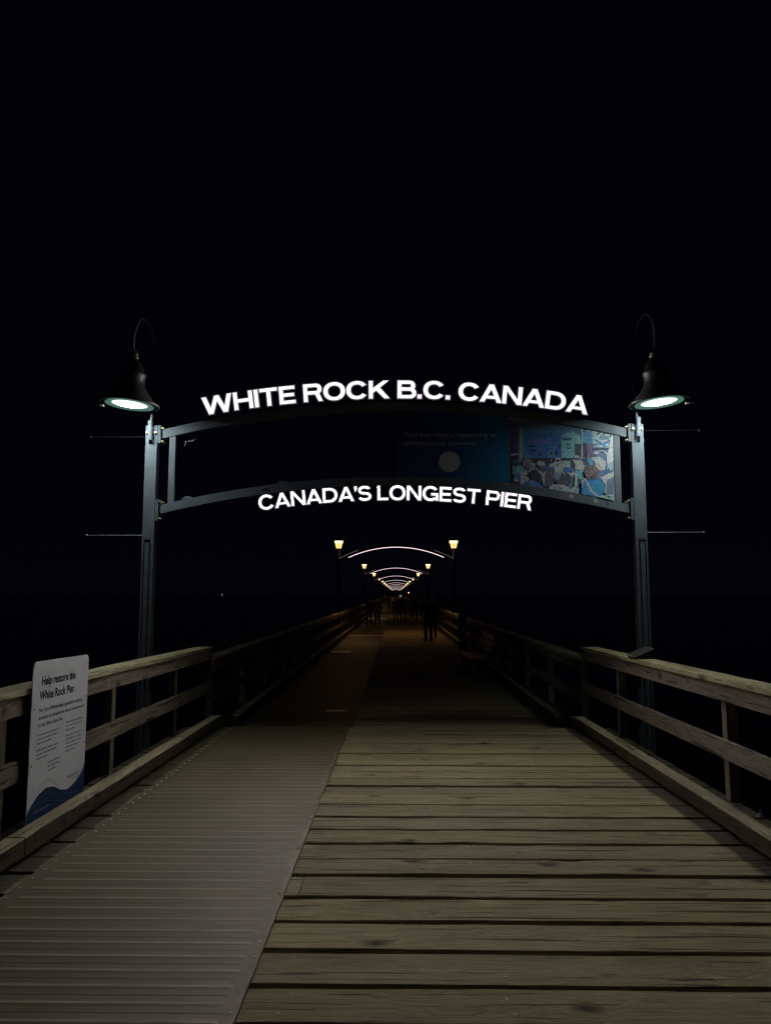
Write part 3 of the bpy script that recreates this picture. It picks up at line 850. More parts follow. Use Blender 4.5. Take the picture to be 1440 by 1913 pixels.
# centre upright, black colour standing in for its lack of light
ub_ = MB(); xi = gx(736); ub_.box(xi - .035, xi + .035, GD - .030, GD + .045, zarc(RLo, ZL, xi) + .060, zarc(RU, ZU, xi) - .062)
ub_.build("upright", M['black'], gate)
# perforated rings behind the beams
def ring(px, py, name, mat):
    c = at(px, py, GD - .0); mb = MB(); n = 32; vs = []; fs = []
    ro, ri, y0, y1 = .118, .062, GD + .078, GD + .090
    for k in range(n):
        q = 2 * math.pi * k / n
        for r_, yv in ((ro, y0), (ri, y0), (ri, y1), (ro, y1)):
            vs.append((c.x + r_ * math.cos(q), yv, c.z + r_ * math.sin(q)))
    for k in range(n):
        a = k * 4; b = ((k + 1) % n) * 4
        for j in range(4):
            fs.append((a + j, b + j, b + (j + 1) % 4, a + (j + 1) % 4))
    mb.add(vs, fs)
    o = mb.build(name, mat, gate)
    for k in range(12):
        q = 2 * math.pi * (k + .5) / 12
        h = MB(); h.lathe((c.x + .09 * math.cos(q), y0 - .001, c.z + .09 * math.sin(q)), (0, -1, 0), [(.009, -.001), (.009, .002), (.0005, .0021)], n=8)
        h.build("ring_hole", M['black'], o)
    return o
ring(351, 808, "ring_plate", M['galv']); ring(347, 941, "ring_plate", M['steel']); ring(527, 912, "ring_plate", M['steel'])
# loose wires under the upper ring
wr = MB(); p0 = at(346, 822, GD + .07)
wr.tube([p0, p0 + Vector((.008, 0, -.04)), p0 + Vector((-.006, -.01, -.09))], .007, 6)
p1 = at(341, 820, GD + .07); wr.tube([p1, p1 + Vector((-.01, 0, -.03)), p1 + Vector((-.016, -.01, -.045))], .006, 6)
wr.build("loose_wire", M['galv'], gate)
# stickers on the lower beam
def sticker(px, w_, h_, mk, shape='rect'):
    x = gx(px); z = zarc(RLo, ZL, x); sl = -(x - gate_x) / RLo
    mb = MB(); ya = GD - .0525
    if shape == 'rect':
        q = [(-w_, -h_), (w_, -h_), (w_, h_), (-w_, h_)]
    else:
        q = [(math.cos(t * .785) * w_ * (1 if t % 2 else .72), math.sin(t * .785) * h_ * (1 if t % 3 else .6)) for t in range(8)]
    n = len(q)
    vs = [(x + a, yv, z + b + a * sl) for yv in (ya, ya + .0015) for a, b in q]
    mb.add(vs, [tuple(range(n)), tuple(range(2 * n - 1, n - 1, -1))] + [(i, (i + 1) % n, (i + 1) % n + n, i + n) for i in range(n)])
    return mb.build("sticker", mk, gate)
sticker(497, .050, .024, M['sticker']); s2 = sticker(497, .044, .018, M['black'])
for v in s2.data.vertices: v.co.y -= .0016
sticker(1063, .040, .034, M['sticker'], 'r'); sticker(1108, .034, .032, M['sticker'], 'r')
sticker(1130, .014, .026, M['black'], 'r')

# ------------------------------------------------------------------ banner hung between the beams
def bx_(px): return gx(px)
ban = empty("banner", (gx(945), GD - .02, zarc(RLo, ZL, gx(945))),
            "navy banner with event text and crowd photo, hung inside the gate", "banner")
def banner_panel(name, xa, xb, mat, y, n=24, cols=None):
    mb = MB(); vs = []
    for i in range(n + 1):
        x = xa + (xb - xa) * i / n
        za = zarc(RLo, ZL, x) + .0605; zb = zarc(RU, ZU, x) - .0635
        vs += [(x, y, za), (x, y, zb), (x, y + .008, zb), (x, y + .008, za)]
    fs = [(i * 4 + k, i * 4 + (k + 1) % 4, i * 4 + 4 + (k + 1) % 4, i * 4 + 4 + k) for i in range(n) for k in range(4)]
    fs += [(3, 2, 1, 0), tuple(n * 4 + k for k in range(4))]
    mb.add(vs, fs); return mb.build(name, mat, ban)
m, nt, p = new_mat("navy_gradient_print")
tc = N(nt, "ShaderNodeTexCoord"); sx = N(nt, "ShaderNodeSeparateXYZ"); nt.links.new(tc.outputs["Object"], sx.inputs[0])
mrr = N(nt, "ShaderNodeMapRange"); mrr.inputs[1].default_value = 0.0; mrr.inputs[2].default_value = 1.55
nt.links.new(sx.outputs[0], mrr.inputs[0])
rp = ramp(nt, [(0.0, (0.045, 0.070, 0.26)), (0.5, (0.030, 0.120, 0.36)), (1.0, (0.022, 0.31, 0.62))])
nt.links.new(mrr.outputs[0], rp.inputs[0]); nt.links.new(rp.outputs[0], p.inputs["Base Color"])
p.inputs["Roughness"].default_value = 0.6; p.inputs["Specular IOR Level"].default_value = .2
M['navy_grad'] = m
o_ = banner_panel("navy_panel", gx(742), gx(948.5), M['navy_grad'], GD - .030)

# the crowd photograph: flat shapes printed in thin layers. coordinates measured on an enlargement (4.8 px per photo px, origin 940,780)
def u2w(u, v): 
    q = at(940 + u / 4.8, 780 + v / 4.8, GD - .03); return q.x, q.z
lay = [0]
ph = MB()
def srgb(c): return tuple(min(.85, k * v) for k, v in zip((2.0, 2.15, 2.75), srgb0(c)))
def srgb0(c): return tuple(((x / 255) / 12.92 if x / 255 <= .04045 else ((x / 255 + .055) / 1.055) ** 2.4) for x in c)
XL, XR = gx(949), gx(1145.5)
def poly(pts, col):
    lay[0] += 1; y = GD - .0305 - lay[0] * .00012
    vs = []
    for u, v in pts:
        x, z = u2w(u, v); x = min(max(x, XL), XR)
        z = min(max(z, zarc(RLo, ZL, x) + .062), zarc(RU, ZU, x) - .064)
        vs.append((x, y, z))
    ph.add(vs, [tuple(range(len(vs)))], 0, srgb(col))
def ell(u, v, a, b, col, n=18, rot=0, jag=0.0):
    pts = []
    for k in range(n):
        q = 2 * math.pi * k / n; j = 1 + random.uniform(-jag, jag)
        du, dv = a * j * math.cos(q), b * j * math.sin(q)
        c, s = math.cos(rot), math.sin(rot); pts.append((u + du * c - dv * s, v + du * s + dv * c))
    poly(pts, col)
def rect(u0, v0, u1, v1, col): poly([(u0, v0), (u1, v0), (u1, v1), (u0, v1)], col)
# backdrop
n = 24; 
for i in range(n):
    u0 = 40 + (985 - 40) * i / n; u1 = 40 + (985 - 40) * (i + 1) / n
    poly([(u0, 20), (u1, 20), (u1, 800), (u0, 800)], (92, 112, 128)); lay[0] -= 1
lay[0] += 1
rect(40, 20, 140, 330, (96, 88, 110)); rect(60, 130, 130, 800, (74, 62, 80))
rect(150, 100, 172, 400, (150, 190, 205)); rect(172, 110, 520, 360, (84, 128, 170)); poly([(190, 150), (420, 130), (500, 240), (380, 360), (250, 360), (200, 280)], (70, 110, 160))
poly([(215, 205), (440, 205), (432, 228), (222, 228)], (110, 105, 150)); rect(215, 250, 290, 265, (45, 60, 85)); rect(240, 285, 300, 300, (40, 50, 70))
for (u, v) in ((485, 200), (505, 245), (480, 290), (510, 310), (495, 340), (500, 170)): ell(u, v, 24, 20, (60, 95, 150), 9, 0, .3)
for (u, v) in ((500, 265), (475, 320), (330, 325), (430, 320)): ell(u, v, 13, 20, (70, 60, 75), 9, 0, .3)
poly([(520, 160), (610, 120), (695, 160), (695, 370), (520, 370)], (120, 165, 195)); rect(530, 182, 608, 205, (55, 85, 110)); rect(565, 232, 598, 280, (60, 85, 110)); rect(575, 240, 590, 272, (120, 165, 195))
rect(640, 235, 745, 360, (72, 72, 76)); rect(170, 362, 640, 440, (62, 64, 70)); rect(600, 370, 760, 470, (70, 74, 80))
rect(700, 100, 711, 370, (190, 225, 235)); rect(750, 110, 985, 200, (150, 195, 220))
poly([(712, 130), (800, 115), (800, 235), (712, 225)], (95, 140, 175)); rect(748, 250, 792, 380, (120, 98, 105))
poly([(800, 195), (945, 195), (940, 270), (805, 265)], (170, 205, 225)); poly([(800, 195), (830, 195), (940, 262), (905, 268)], (75, 125, 180)); poly([(885, 235), (945, 200), (945, 222), (900, 250)], (75, 125, 180)); poly([(805, 262), (860, 235), (830, 230), (805, 240)], (75, 125, 180))
rect(800, 275, 985, 290, (60, 70, 80)); poly([(965, 150), (985, 150), (985, 330), (935, 330)], (170, 200, 235)); rect(755, 365, 800, 430, (90, 140, 175))
for k in range(9): rect(866 + 9 * k, 165, 870 + 9 * k, 200, (60, 90, 110))
rect(510, 388, 600, 470, (150, 175, 175))
# people at the back in pale shirts
W1 = (195, 222, 228); W2 = (170, 205, 220); DK = (62, 66, 72); SK = (120, 105, 100); BL = (70, 130, 195)
poly([(408, 420), (455, 405), (470, 385), (505, 385), (520, 420), (600, 470), (620, 520), (600, 540), (460, 520), (455, 440), (410, 440)], W1)
ell(488, 372, 24, 14, W1); ell(488, 386, 13, 14, DK)
poly([(618, 380), (640, 375), (650, 385), (700, 380), (730, 440), (720, 470), (640, 470), (645, 420)], W1); ell(655, 352, 26, 12, W2); ell(658, 368, 13, 12, SK)
poly([(790, 360), (820, 355), (862, 350), (918, 400), (905, 440), (915, 470), (850, 480), (820, 440), (815, 400)], (205, 235, 238)); ell(833, 316, 26, 17, W1); ell(836, 340, 15, 12, SK)
poly([(820, 430), (905, 400), (918, 430), (880, 470), (830, 465)], (190, 215, 190)); 
poly([(930, 320), (985, 310), (985, 460), (935, 450), (925, 380)], (190, 215, 225)); poly([(940, 420), (985, 380), (985, 470), (945, 460)], (130, 145, 140))
poly([(850, 290), (905, 295), (940, 330), (925, 335), (895, 305), (850, 300)], W2)
# mid crowd
ell(100, 410, 35, 22, DK); poly([(80, 440), (170, 430), (180, 500), (120, 530), (80, 510)], (110, 150, 205)); ell(150, 470, 40, 28, (130, 170, 215), 10, 0, .2)
ell(105, 335, 42, 18, (140, 140, 160)); ell(110, 350, 32, 12, (90, 60, 75)); ell(125, 540, 26, 40, (70, 110, 175), 9, 0, .25); ell(110, 560, 20, 18, W2, 9, 0, .2)
ell(215, 405, 45, 42, (128, 122, 125)); ell(222, 425, 28, 20, SK); poly([(155, 500), (210, 470), (240, 600), (150, 600)], W1)
ell(335, 415, 36, 24, W1); poly([(335, 425), (380, 425), (372, 436), (340, 440)], W2); ell(345, 442, 20, 14, SK); ell(272, 425, 14, 18, W1)
poly([(240, 500), (262, 465), (300, 455), (335, 480), (350, 630), (240, 590)], (58, 56, 62)); poly([(235, 470), (262, 455), (350, 490), (360, 620), (340, 520), (300, 470)], W2)
poly([(360, 490), (400, 450), (440, 470), (455, 560), (430, 630), (370, 620)], (92, 88, 92)); poly([(352, 510), (385, 460), (400, 455), (372, 500), (365, 620)], W2)
ell(585, 475, 50, 28, (78, 120, 175), 16, .25); poly([(540, 500), (630, 480), (640, 515), (560, 520)], W2); ell(590, 480, 34, 16, (60, 105, 175), 14, .25)
poly([(650, 480), (720, 470), (730, 540), (690, 560), (650, 530)], (110, 165, 210))
ell(535, 550, 82, 60, (80, 78, 82), 20, 0, .08); ell(480, 525, 28, 36, (120, 125, 128), 10, 0, .25); ell(490, 510, 40, 20, (130, 135, 138), 10, 0, .25)
poly([(640, 470), (665, 540), (660, 620), (635, 620), (640, 540)], W2)
poly([(415, 620), (450, 600), (560, 605), (605, 650), (600, 720), (410, 700)], (165, 180, 205)); poly([(480, 610), (540, 640), (500, 650)], (120, 110, 140))
poly([(605, 640), (640, 615), (680, 650), (670, 720), (605, 700)], (160, 185, 190))
poly([(170, 600), (200, 570), (280, 565), (340, 610), (360, 680), (160, 660)], (75, 110, 195)); ell(255, 600, 50, 18, (105, 135, 205), 12, .3)
for k in range(70):
    u_, v_ = random.uniform(70, 980), random.uniform(380, 700)
    ell(u_, v_, random.uniform(4, 16), random.uniform(3, 10), random.choice([W1, W2, DK, (70, 105, 160), (105, 120, 130), (150, 180, 195), (50, 56, 64)]), 6, random.uniform(0, 3), .35)
for k in range(30):
    u_, v_ = random.uniform(180, 980), random.uniform(110, 350)
    ell(u_, v_, random.uniform(3, 14), random.uniform(2, 7), random.choice([(55, 85, 125), (120, 165, 195), (60, 75, 100), (150, 195, 220)]), 5, random.uniform(0, 3), .35)
# large curly head and blue shirt
poly([(700, 560), (740, 545), (740, 700), (700, 700)], W2)
poly([(735, 560), (860, 555), (900, 590), (905, 640), (880, 710), (700, 705), (700, 640), (712, 580)], (62, 122, 205)); ell(805, 640, 96, 70, (66, 128, 212), 22)
poly([(728, 555), (740, 553), (790, 650), (860, 715), (835, 715), (780, 665), (750, 610)], (200, 220, 235))
ell(790, 495, 70, 62, (112, 100, 92), 26, 0, .06)
for k in range(34):
    q = random.uniform(0, 6.28); r_ = random.uniform(0, 1) ** .5
    ell(790 + 56 * r_ * math.cos(q), 490 + 48 * r_ * math.sin(q), random.uniform(6, 10), random.uniform(4, 7), random.choice([(150, 138, 124), (84, 72, 66), (132, 118, 104)]), 7, random.uniform(0, 3), .3)
poly([(865, 540), (900, 520), (985, 490), (985, 540), (930, 560), (910, 620), (900, 590)], W1)
poly([(925, 560), (985, 535), (985, 800), (915, 720), (912, 650)], (98, 112, 118)); poly([(905, 640), (920, 600), (915, 720), (900, 700)], W2)
poly([(840, 705), (985, 690), (985, 800), (860, 800)], (130, 160, 130)); ell(905, 690, 10, 12, (30, 35, 40)); ell(940, 712, 9, 9, (30, 35, 40)); ell(880, 708, 34, 7, (200, 225, 200)); ell(960, 700, 26, 8, (195, 220, 205))
o_ = ph.build("crowd_print", M['photo'], ban)
ca = o_.data.color_attributes.new("print", 'FLOAT_COLOR', 'CORNER')
for p_, c_ in zip(o_.data.polygons, ph.c):
    for li in p_.loop_indices: ca.data[li].color = (*c_, 1)
banner_panel("photo_backing", XL, XR, M['whitetext'], GD - .0300)
# banner eyelets
for (px, up) in ((1118, 1), (1128, 1), (1140, 1), (952, 0), (944, 0), (1122, 0)):
    x = gx(px); z = (zarc(RU, ZU, x) - .095) if up else (zarc(RLo, ZL, x) + .085)
    e_ = MB(); e_.lathe((x, GD - .045, z), (0, -1, 0), [(.014, 0), (.014, .004), (.006, .005)], n=10); e_.build("eyelet", M['black'], ban)

def flat_text(text, size, mat, parent, place, name="lettering", bold=0.0, sx=1.0, spacing=1.0):
    """text laid flat on a surface; place(x, y) gives the world point"""
    cu = bpy.data.curves.new("t", 'FONT'); cu.body = text; cu.size = size; cu.offset = bold; cu.resolution_u = 3; cu.space_character = spacing
    ob = bpy.data.objects.new("t", cu); COL.objects.link(ob); bpy.context.view_layer.update()
    me = bpy.data.meshes.new_from_object(ob.evaluated_get(bpy.context.evaluated_depsgraph_get()))
    bpy.data.objects.remove(ob); bpy.data.curves.remove(cu)
    pw = Vector(parent['_w'])
    for v in me.vertices: v.co = Vector(place(v.co.x * sx, v.co.y)) - pw
    me.materials.clear(); me.materials.append(mat); me.update()
    return tag(link(name, me, parent, pw), kind='stuff')   # print too small to pick apart letter by letter
def fit_text(text, width_m, cap, *a, **k):
    me = char_mesh(text, 1.0, 0, 0); w_ = max(v.co.x for v in me.vertices); bpy.data.meshes.remove(me)
    size = cap / .727; return flat_text(text, size, *a, sx=width_m / (w_ * size), **k)
def on_banner(px, py, tilt):
    q = at(px, py, GD - .034)
    return lambda x, y: (q.x + x, GD - .0345, q.z + y + x * tilt)
mpx = GD / F_PX
fit_text("Find out what\u2019s happening at", (928 - 754) * mpx, 9.2 * mpx, M['banner_text'], ban, on_banner(754, 816, -.004), bold=.0012)
fit_text("whiterockcity.ca/events", (892 - 754) * mpx, 8.6 * mpx, M['banner_text'], ban, on_banner(754, 831.5, -.004), bold=.0012)
q = at(839, 862.5, GD - .034); dsc = MB(); dsc.lathe((q.x, GD - .0335, q.z), (0, -1, 0), [(.148, 0), (.148, .0015), (.0005, .0016)], n=32)
dsc.build("pale_disc", M['banner_text'], ban)

# ------------------------------------------------------------------ big gooseneck lamps on the gate posts
def gate_lamp(sgn, P, label):
    """P: dict of measured pixel points"""
    D = GD - .55
    rim = at(*P['rim'], D); top = at(*P['top'], D)
    g = empty("gooseneck_lamp", rim, label, "lamp", "bell lamps on the gate posts")
    ax = (top - rim).normalized(); Ls = (top - rim).length
    k = Ls / .64
    sh = MB()
    outer = [(.385, 0), (.392, .010), (.385, .028), (.335, .058), (.285, .105), (.235, .17), (.205, .205), (.205, .222), (.175, .235), (.165, .30), (.160, .40), (.172, .415), (.172, .435), (.150, .45), (.120, .54), (.070, .60), (.042, .625), (.040, .64)]
    inner = [(.036, .60), (.11, .50), (.15, .40), (.155, .26), (.20, .19), (.27, .10), (.32, .055), (.365, .012), (.385, 0)]
    sh.lathe(rim, ax, [(r_, t * k) for r_, t in outer + inner], n=40)
    s_o = sh.build("lamp_shade", M['black'], g, smooth=True)
    rg = MB(); rg.lathe(rim, ax, [(.232, .013), (.300, .004), (.310, -.002), (.312, .006), (.300, .016), (.232, .020)], n=40)
    rg.build("glass_rim", M['lens_rim'], g, smooth=True)
    ln = MB(); ln.lathe(rim, ax, [(.232, .014), (.20, .012), (.13, .0115), (.06, .011), (.001, .011)], n=36)
    ln.build("lens", M['lens_outer'], g, smooth=True)
    ln = MB(); ln.lathe(rim, ax, [(.178, .0065), (.12, .0045), (.06, .003), (.001, .003)], n=36)
    ln.build("lamp_core", M['lens'], g, smooth=True)
    lt = MB(); e = rim + Vector((sgn * .335, -.02, .0))
    lt.box(*sorted((e.x, e.x + sgn * .05)), e.y - .012, e.y + .012, e.z - .02, e.z + .006); lt.build("latch", M['brass'], g)
    lt2 = MB(); lt2.tube([e + Vector((sgn * .052, 0, -.012)), e + Vector((sgn * .10, 0, .0)), e + Vector((sgn * .115, 0, .006))], .009, 6)
    lt2.build("latch_lever", M['galv'], g)
    cp = MB(); cp.lathe(top, ax, [(.040, 0), (.048, .01), (.048, .03), (.03, .035), (.03, .05), (.042, .055), (.042, .075), (.02, .085), (.02, .12)], n=14)
    cp.build("coupling", M['galv'], g, smooth=True)
    # gooseneck and pole
    pts = [(P['neck'][i][0], P['neck'][i][1], P['neck'][i][2]) for i in range(len(P['neck']))]
    w3 = [at(a, b, c) for a, b, c in pts]
    fine = []
    for i in range(len(w3) - 1):
        p0 = w3[max(0, i - 1)]; p1 = w3[i]; p2 = w3[i + 1]; p3 = w3[min(len(w3) - 1, i + 2)]
        for t in [j / 7 for j in range(7)]:
            fine.append(.5 * ((2 * p1) + (-p0 + p2) * t + (2 * p0 - 5 * p1 + 4 * p2 - p3) * t * t + (-p0 + 3 * p1 - 3 * p2 + p3) * t ** 3))
    fine.append(w3[-1])
    nk = MB(); nk.tube(fine, .019, 10); nk.build("gooseneck", M['neck'], g, smooth=True)
    # socket tube in front of the slot of the post
    b0 = at(P['sock'][0], P['sock'][1], GD - .125); t0 = at(P['sock'][0], P['sock'][1] - 36, GD - .125)
    sk = MB(); sk.tube([b0, t0], .033, 14); sk.build("socket_tube", M['steel'], g)
    for dx in (-.058, .058):
        bb = MB(); bb.lathe((b0.x + dx, GD - .092, b0.z + .11), (0, -1, 0), [(.020, 0), (.020, .016), (.010, .017), (.010, .03), (.001, .031)], n=6); bb.build("bolt", M['brass'], g)
    # the lens glows and throws its light downwards (emissive mesh above)
    return g
Dm = GD - .55
gate_lamp(-1, dict(rim=(242, 757), top=(252, 671), sock=(281, 822),
    neck=[(281, 800, GD - .125), (284, 775, GD - .125), (289, 730, GD - .125), (289.5, 680, GD - .125), (287, 635, GD - .16), (279, 607, GD - .25), (265, 595.5, GD - .38), (254, 612, GD - .50), (249.5, 638, Dm), (250, 662, Dm)]),
    "big black bell lamp with bright greenish lens on the left gate post")
gate_lamp(1, dict(rim=(1231, 753), top=(1220, 668), sock=(1192, 815),
    neck=[(1192, 796, GD - .125), (1188, 770, GD - .125), (1184, 725, GD - .125), (1183, 680, GD - .125), (1186, 630, GD - .16), (1193, 602, GD - .25), (1206, 587, GD - .38), (1219, 600, GD - .50), (1223, 630, Dm), (1221.5, 658, Dm)]),
    "big black bell lamp with bright greenish lens on the right gate post")

# ------------------------------------------------------------------ white notice on the left
sgA = Vector((-2.630, 5.49, 0)); sgB = Vector((-2.630, 6.475, 0))
uu = (sgB - sgA); SW = uu.length; uu.normalize(); nn = Vector((uu.y, -uu.x, 0)).normalized()   # face normal towards the walkway
SZ0, SZ1 = -.040, 1.105
sign = empty("donation_notice", (sgA.x, sgA.y, SZ0),
             "white notice board with dark blue text and navy wave by the left railing", "notice board")
def sp(x, z, off=0.0): 
    v = sgA + uu * x + nn * off; return Vector((v.x, v.y, SZ0 + z - .022 * x))
SH = SZ1 - SZ0
def sign_poly(name, pts, mat, off, th=.0012, parent=None):
    mb = MB(); n = len(pts)
    vs = [sp(x, z, off) for x, z in pts] + [sp(x, z, off - th) for x, z in pts]
    mb.add(vs, [tuple(range(n)), tuple(range(2 * n - 1, n - 1, -1))] + [(i, i + n, (i + 1) % n + n, (i + 1) % n) for i in range(n)])
    return mb.build(name, mat, parent or sign)
rc = .05
corner = lambda cx, cz, a0: [(cx + rc * math.cos(R(a0 + t)), cz + rc * math.sin(R(a0 + t))) for t in (0, 22, 45, 68, 90)]
outline = [(0, 0), (SW, 0)] + corner(SW - rc, SH - rc, 0) + corner(rc, SH - rc, 90)
sign_poly("board", outline, M['white'], 0.0, .006)
def wave_z(t):   # t 0..1 across the sign, height of the navy wave top
    keys = [(0, .06), (.06, .12), (.18, .175), (.30, .197), (.42, .178), (.55, .125), (.66, .102), (.80, .118), (.90, .155), (.97, .205), (1.0, .245)]
    for (a, za), (b, zb) in zip(keys, keys[1:]):
        if a <= t <= b:
            s = (t - a) / (b - a); s = s * s * (3 - 2 * s) * .35 + s * .65; return za + (zb - za) * s
    return keys[-1][1]
wp = [(0.002, .002), (SW - .002, .002)] + [(SW * t - (.002 if t == 1 else -.002 if t == 0 else 0), wave_z(t)) for t in [1 - i / 28 for i in range(29)]]
sign_poly("navy_wave", wp, M['navy_print'], .0016)
def strip(fn, t0, t1, w_, mat, off, name="wave_line", n=22):
    a = [(SW * (t0 + (t1 - t0) * i / n), fn(t0 + (t1 - t0) * i / n)) for i in range(n + 1)]
    mb = MB(); vs = [sp(x, z + s * w_ / 2, off) for x, z in a for s in (-1, 1)]
    mb.add(vs, [(2 * i, 2 * i + 2, 2 * i + 3, 2 * i + 1) for i in range(n)]); return mb.build(name, mat, sign)
strip(lambda t: .075 + .085 * math.sin((t - .12) * 4.2 + .9) * (1 - t * .6), .22, .92, .004, M['palewave'], .0022)
strip(lambda t: .045 + .075 * math.sin((t - .05) * 4.6 + .9) * (1 - t * .5), .16, .86, .004, M['palewave'], .0023)
strip(lambda t: .03 + .14 * t ** 2.2 + .02 * math.sin(t * 9), .52, .96, .003, M['palewave'], .0024)
strip(lambda t: .145 + .105 * math.sin((t - .08) * 7.2), .10, .52, .003, M['greyink'], .0018)
def on_sign(x0, z0): return lambda x, y: sp(x0 + x, z0 + y, .0020)
fit_text("Help restore the", .60 * SW, .066, M['ink'], sign, on_sign(.135 * SW, .965), bold=.0022)
fit_text("White Rock Pier.", .62 * SW, .066, M['ink'], sign, on_sign(.115 * SW, .860), bold=.0022)
fit_text("The City of White Rock is gratefully accepting", .78 * SW, .027, M['ink'], sign, on_sign(.11 * SW, .770), bold=.0006)
fit_text("donations to complete the second improvements", .82 * SW, .027, M['ink'], sign, on_sign(.11 * SW, .716), bold=.0006)
fit_text("for the White Rock Pier.", .42 * SW, .027, M['ink'], sign, on_sign(.11 * SW, .662), bold=.0006)
fit_text("WHITE ROCK", .22 * SW, .020, M['greyink'], sign, on_sign(.66 * SW, .185), bold=.0003)
fit_text("City by the Sea", .12 * SW, .009, M['greyink'], sign, on_sign(.74 * SW, .166))
fit_text("whiterockcity.ca/pier", .26 * SW, .013, M['whitetext'], sign, lambda x, y: sp(.10 * SW + x, .055 + y, .0030))
# paragraphs too small to read: broken rows of word-sized strokes
def small_print(x0, z0, rows, width, step=.030, h=.013):
    mb = MB()
    for r_ in range(rows):
        x = x0; lim = x0 + width * (random.uniform(.86, 1.0) if r_ < rows - 1 else random.uniform(.45, .7)); z = z0 - r_ * step
        while x < lim:
            w_ = random.uniform(.016, .050)
            xx = x
            while xx < min(x + w_, lim):     # uneven letter strokes
                lw = random.uniform(.003, .0062); hh = h * random.choice((.62, .62, .7, 1.0, 1.0))
                mb.add([sp(xx, z, .0020), sp(xx + lw, z, .0020), sp(xx + lw, z + hh, .0020), sp(xx, z + hh, .0020)], [(0, 1, 2, 3)])
                xx += lw + .0022
            x += w_ + .010
    o = mb.build("small_print", M['ink'], sign); tag(o, kind='stuff'); return o
small_print(.11 * SW, .600, 3, .34 * SW); small_print(.11 * SW, .490, 3, .36 * SW); small_print(.30 * SW, .375, 3, .21 * SW)
small_print(.60 * SW, .625, 3, .32 * SW); small_print(.60 * SW, .520, 5, .32 * SW)
for (x, z) in ((.035, .80), (SW - .03, .80), (SW - .03, .42), (.035, .40), (SW * .5, .775)):
    d_ = MB(); d_.lathe(sp(x, z, .001), nn, [(.006, 0), (.006, .003), (.001, .004)], n=8); d_.build("screw", M['black'], sign)
bt = MB(); a = sp(SW - .045, -.02, -.008); 
for (x0, x1) in ((SW - .030, SW + .020),):
    q = [sp(x0, -.03, -.008), sp(x1, -.03, -.008), sp(x1, -.03, -.055), sp(x0, -.03, -.055)]
    t2 = [v + Vector((0, 0, SH - .06)) for v in q]
    bt.hexa([q[0], q[1], q[2], q[3], t2[0], t2[1], t2[2], t2[3]])
bt.build("backing_batten", M['post_z'], sign)

# ------------------------------------------------------------------ lantern posts and light arches down the pier
LS = [36.3 + 29.3 * i for i in range(15)]
def lamp_post(side, D):
    x = side * 2.78; base = Vector((x, D, FAR_Z))
    g = empty("lantern_post", base, "x", "lantern", "lantern posts along the pier")
    zl = 3.98                                # lantern bottom above eye-level zero
    p_ = MB(); p_.tube([(x, D, FAR_Z - .5), (x, D, FAR_Z + .6), (x, D, zl - .03)], [.07, .055, .04], 8); p_.build("pole", M['pole_black'], g)
    gl = MB(); n = 6
    def rg(r_, z): return [(x + r_ * math.cos(2 * math.pi * (k + .5) / n), D + r_ * math.sin(2 * math.pi * (k + .5) / n), z) for k in range(n)]
    gl.add(rg(.145, zl - .19) + rg(.232, zl + .16), [(k, (k + 1) % n, (k + 1) % n + n, k + n) for k in range(n)] + [(5, 4, 3, 2, 1, 0)])
    gl.build("lantern_glass", M['lantern'], g)
    g2 = MB(); g2.add(rg(.215, zl + .05) + rg(.237, zl + .155), [(k, (k + 1) % n, (k + 1) % n + n, k + n) for k in range(n)]); g2.build("bright_glass_band", M['lantern_hot'], g)
    fr = MB()
    for k in range(n):
        a = Vector(rg(.150, zl - .195)[k]); b = Vector(rg(.238, zl + .16)[k]); fr.tube([a, b], .010, 4)
    fr.build("lantern_frame", M['pole_black'], g)
    cp = MB(); cp.lathe((x, D, zl + .165), (0, 0, 1), [(.26, 0), (.25, .03), (.13, .13), (.05, .19), (.02, .25), (.001, .28)], n=10); cp.build("lantern_cap", M['black'], g)
    ld = bpy.data.lights.new("lantern_light", 'POINT'); ld.energy = 64; ld.color = (1.0, .52, .20); ld.shadow_soft_size = .12
    lo = bpy.data.objects.new("lantern_light", ld); COL.objects.link(lo); lo.parent = g; lo.location = Vector((-side * .45, 0, zl - .42 - FAR_Z))
    return g
def light_arch(D, label_):
    g = empty("light_arch", (0, D, FAR_Z), label_, "light arch", "glowing arches over the pier")
    half = 2.26; sag = .49; Rr = (half ** 2 + sag ** 2) / (2 * sag); zc = 3.78 - Rr
    D0 = D
    def band(name, h_, dr, th, ya, yb, mat, t0=None, t1=None, n=28):
        mb = MB(); a0 = -math.asin(h_ / Rr) if t0 is None else t0; a1 = math.asin(h_ / Rr) if t1 is None else t1; vs = []
        for i in range(n + 1):
            t = a0 + (a1 - a0) * i / n
            for (r_, yy) in ((Rr + dr - th / 2, ya), (Rr + dr - th / 2, yb), (Rr + dr + th / 2, yb), (Rr + dr + th / 2, ya)):
                vs.append((r_ * math.sin(t), D0 + yy, zc + r_ * math.cos(t)))
        fs = [(i * 4 + k, i * 4 + (k + 1) % 4, i * 4 + 4 + (k + 1) % 4, i * 4 + 4 + k) for i in range(n) for k in range(4)]
        fs += [(3, 2, 1, 0), tuple(n * 4 + k for k in range(4))]
        mb.add(vs, fs); return mb.build(name, mat, g)
    band("arch_beam", 2.68, .11, .10, 0, .08, M['pole_black'])
    band("led_strip", half, .02, .030, -.03, .0, M['led'])
    for s in (-1, 1):
        a, b = math.asin(1.75 / Rr) * s, math.asin(2.62 / Rr) * s
        band("dim_led_end", 0, .175, .028, -.02, .0, M['led_dim'], min(a, b), max(a, b), 8)
        pm = MB(); pm.tube([(s * 2.70, D0 + .04, FAR_Z - .4), (s * 2.70, D0 + .04, zc + math.sqrt((Rr + .1) ** 2 - 2.7 ** 2))], .05, 8); pm.build("support_post", M['pole_black'], g)
    return g
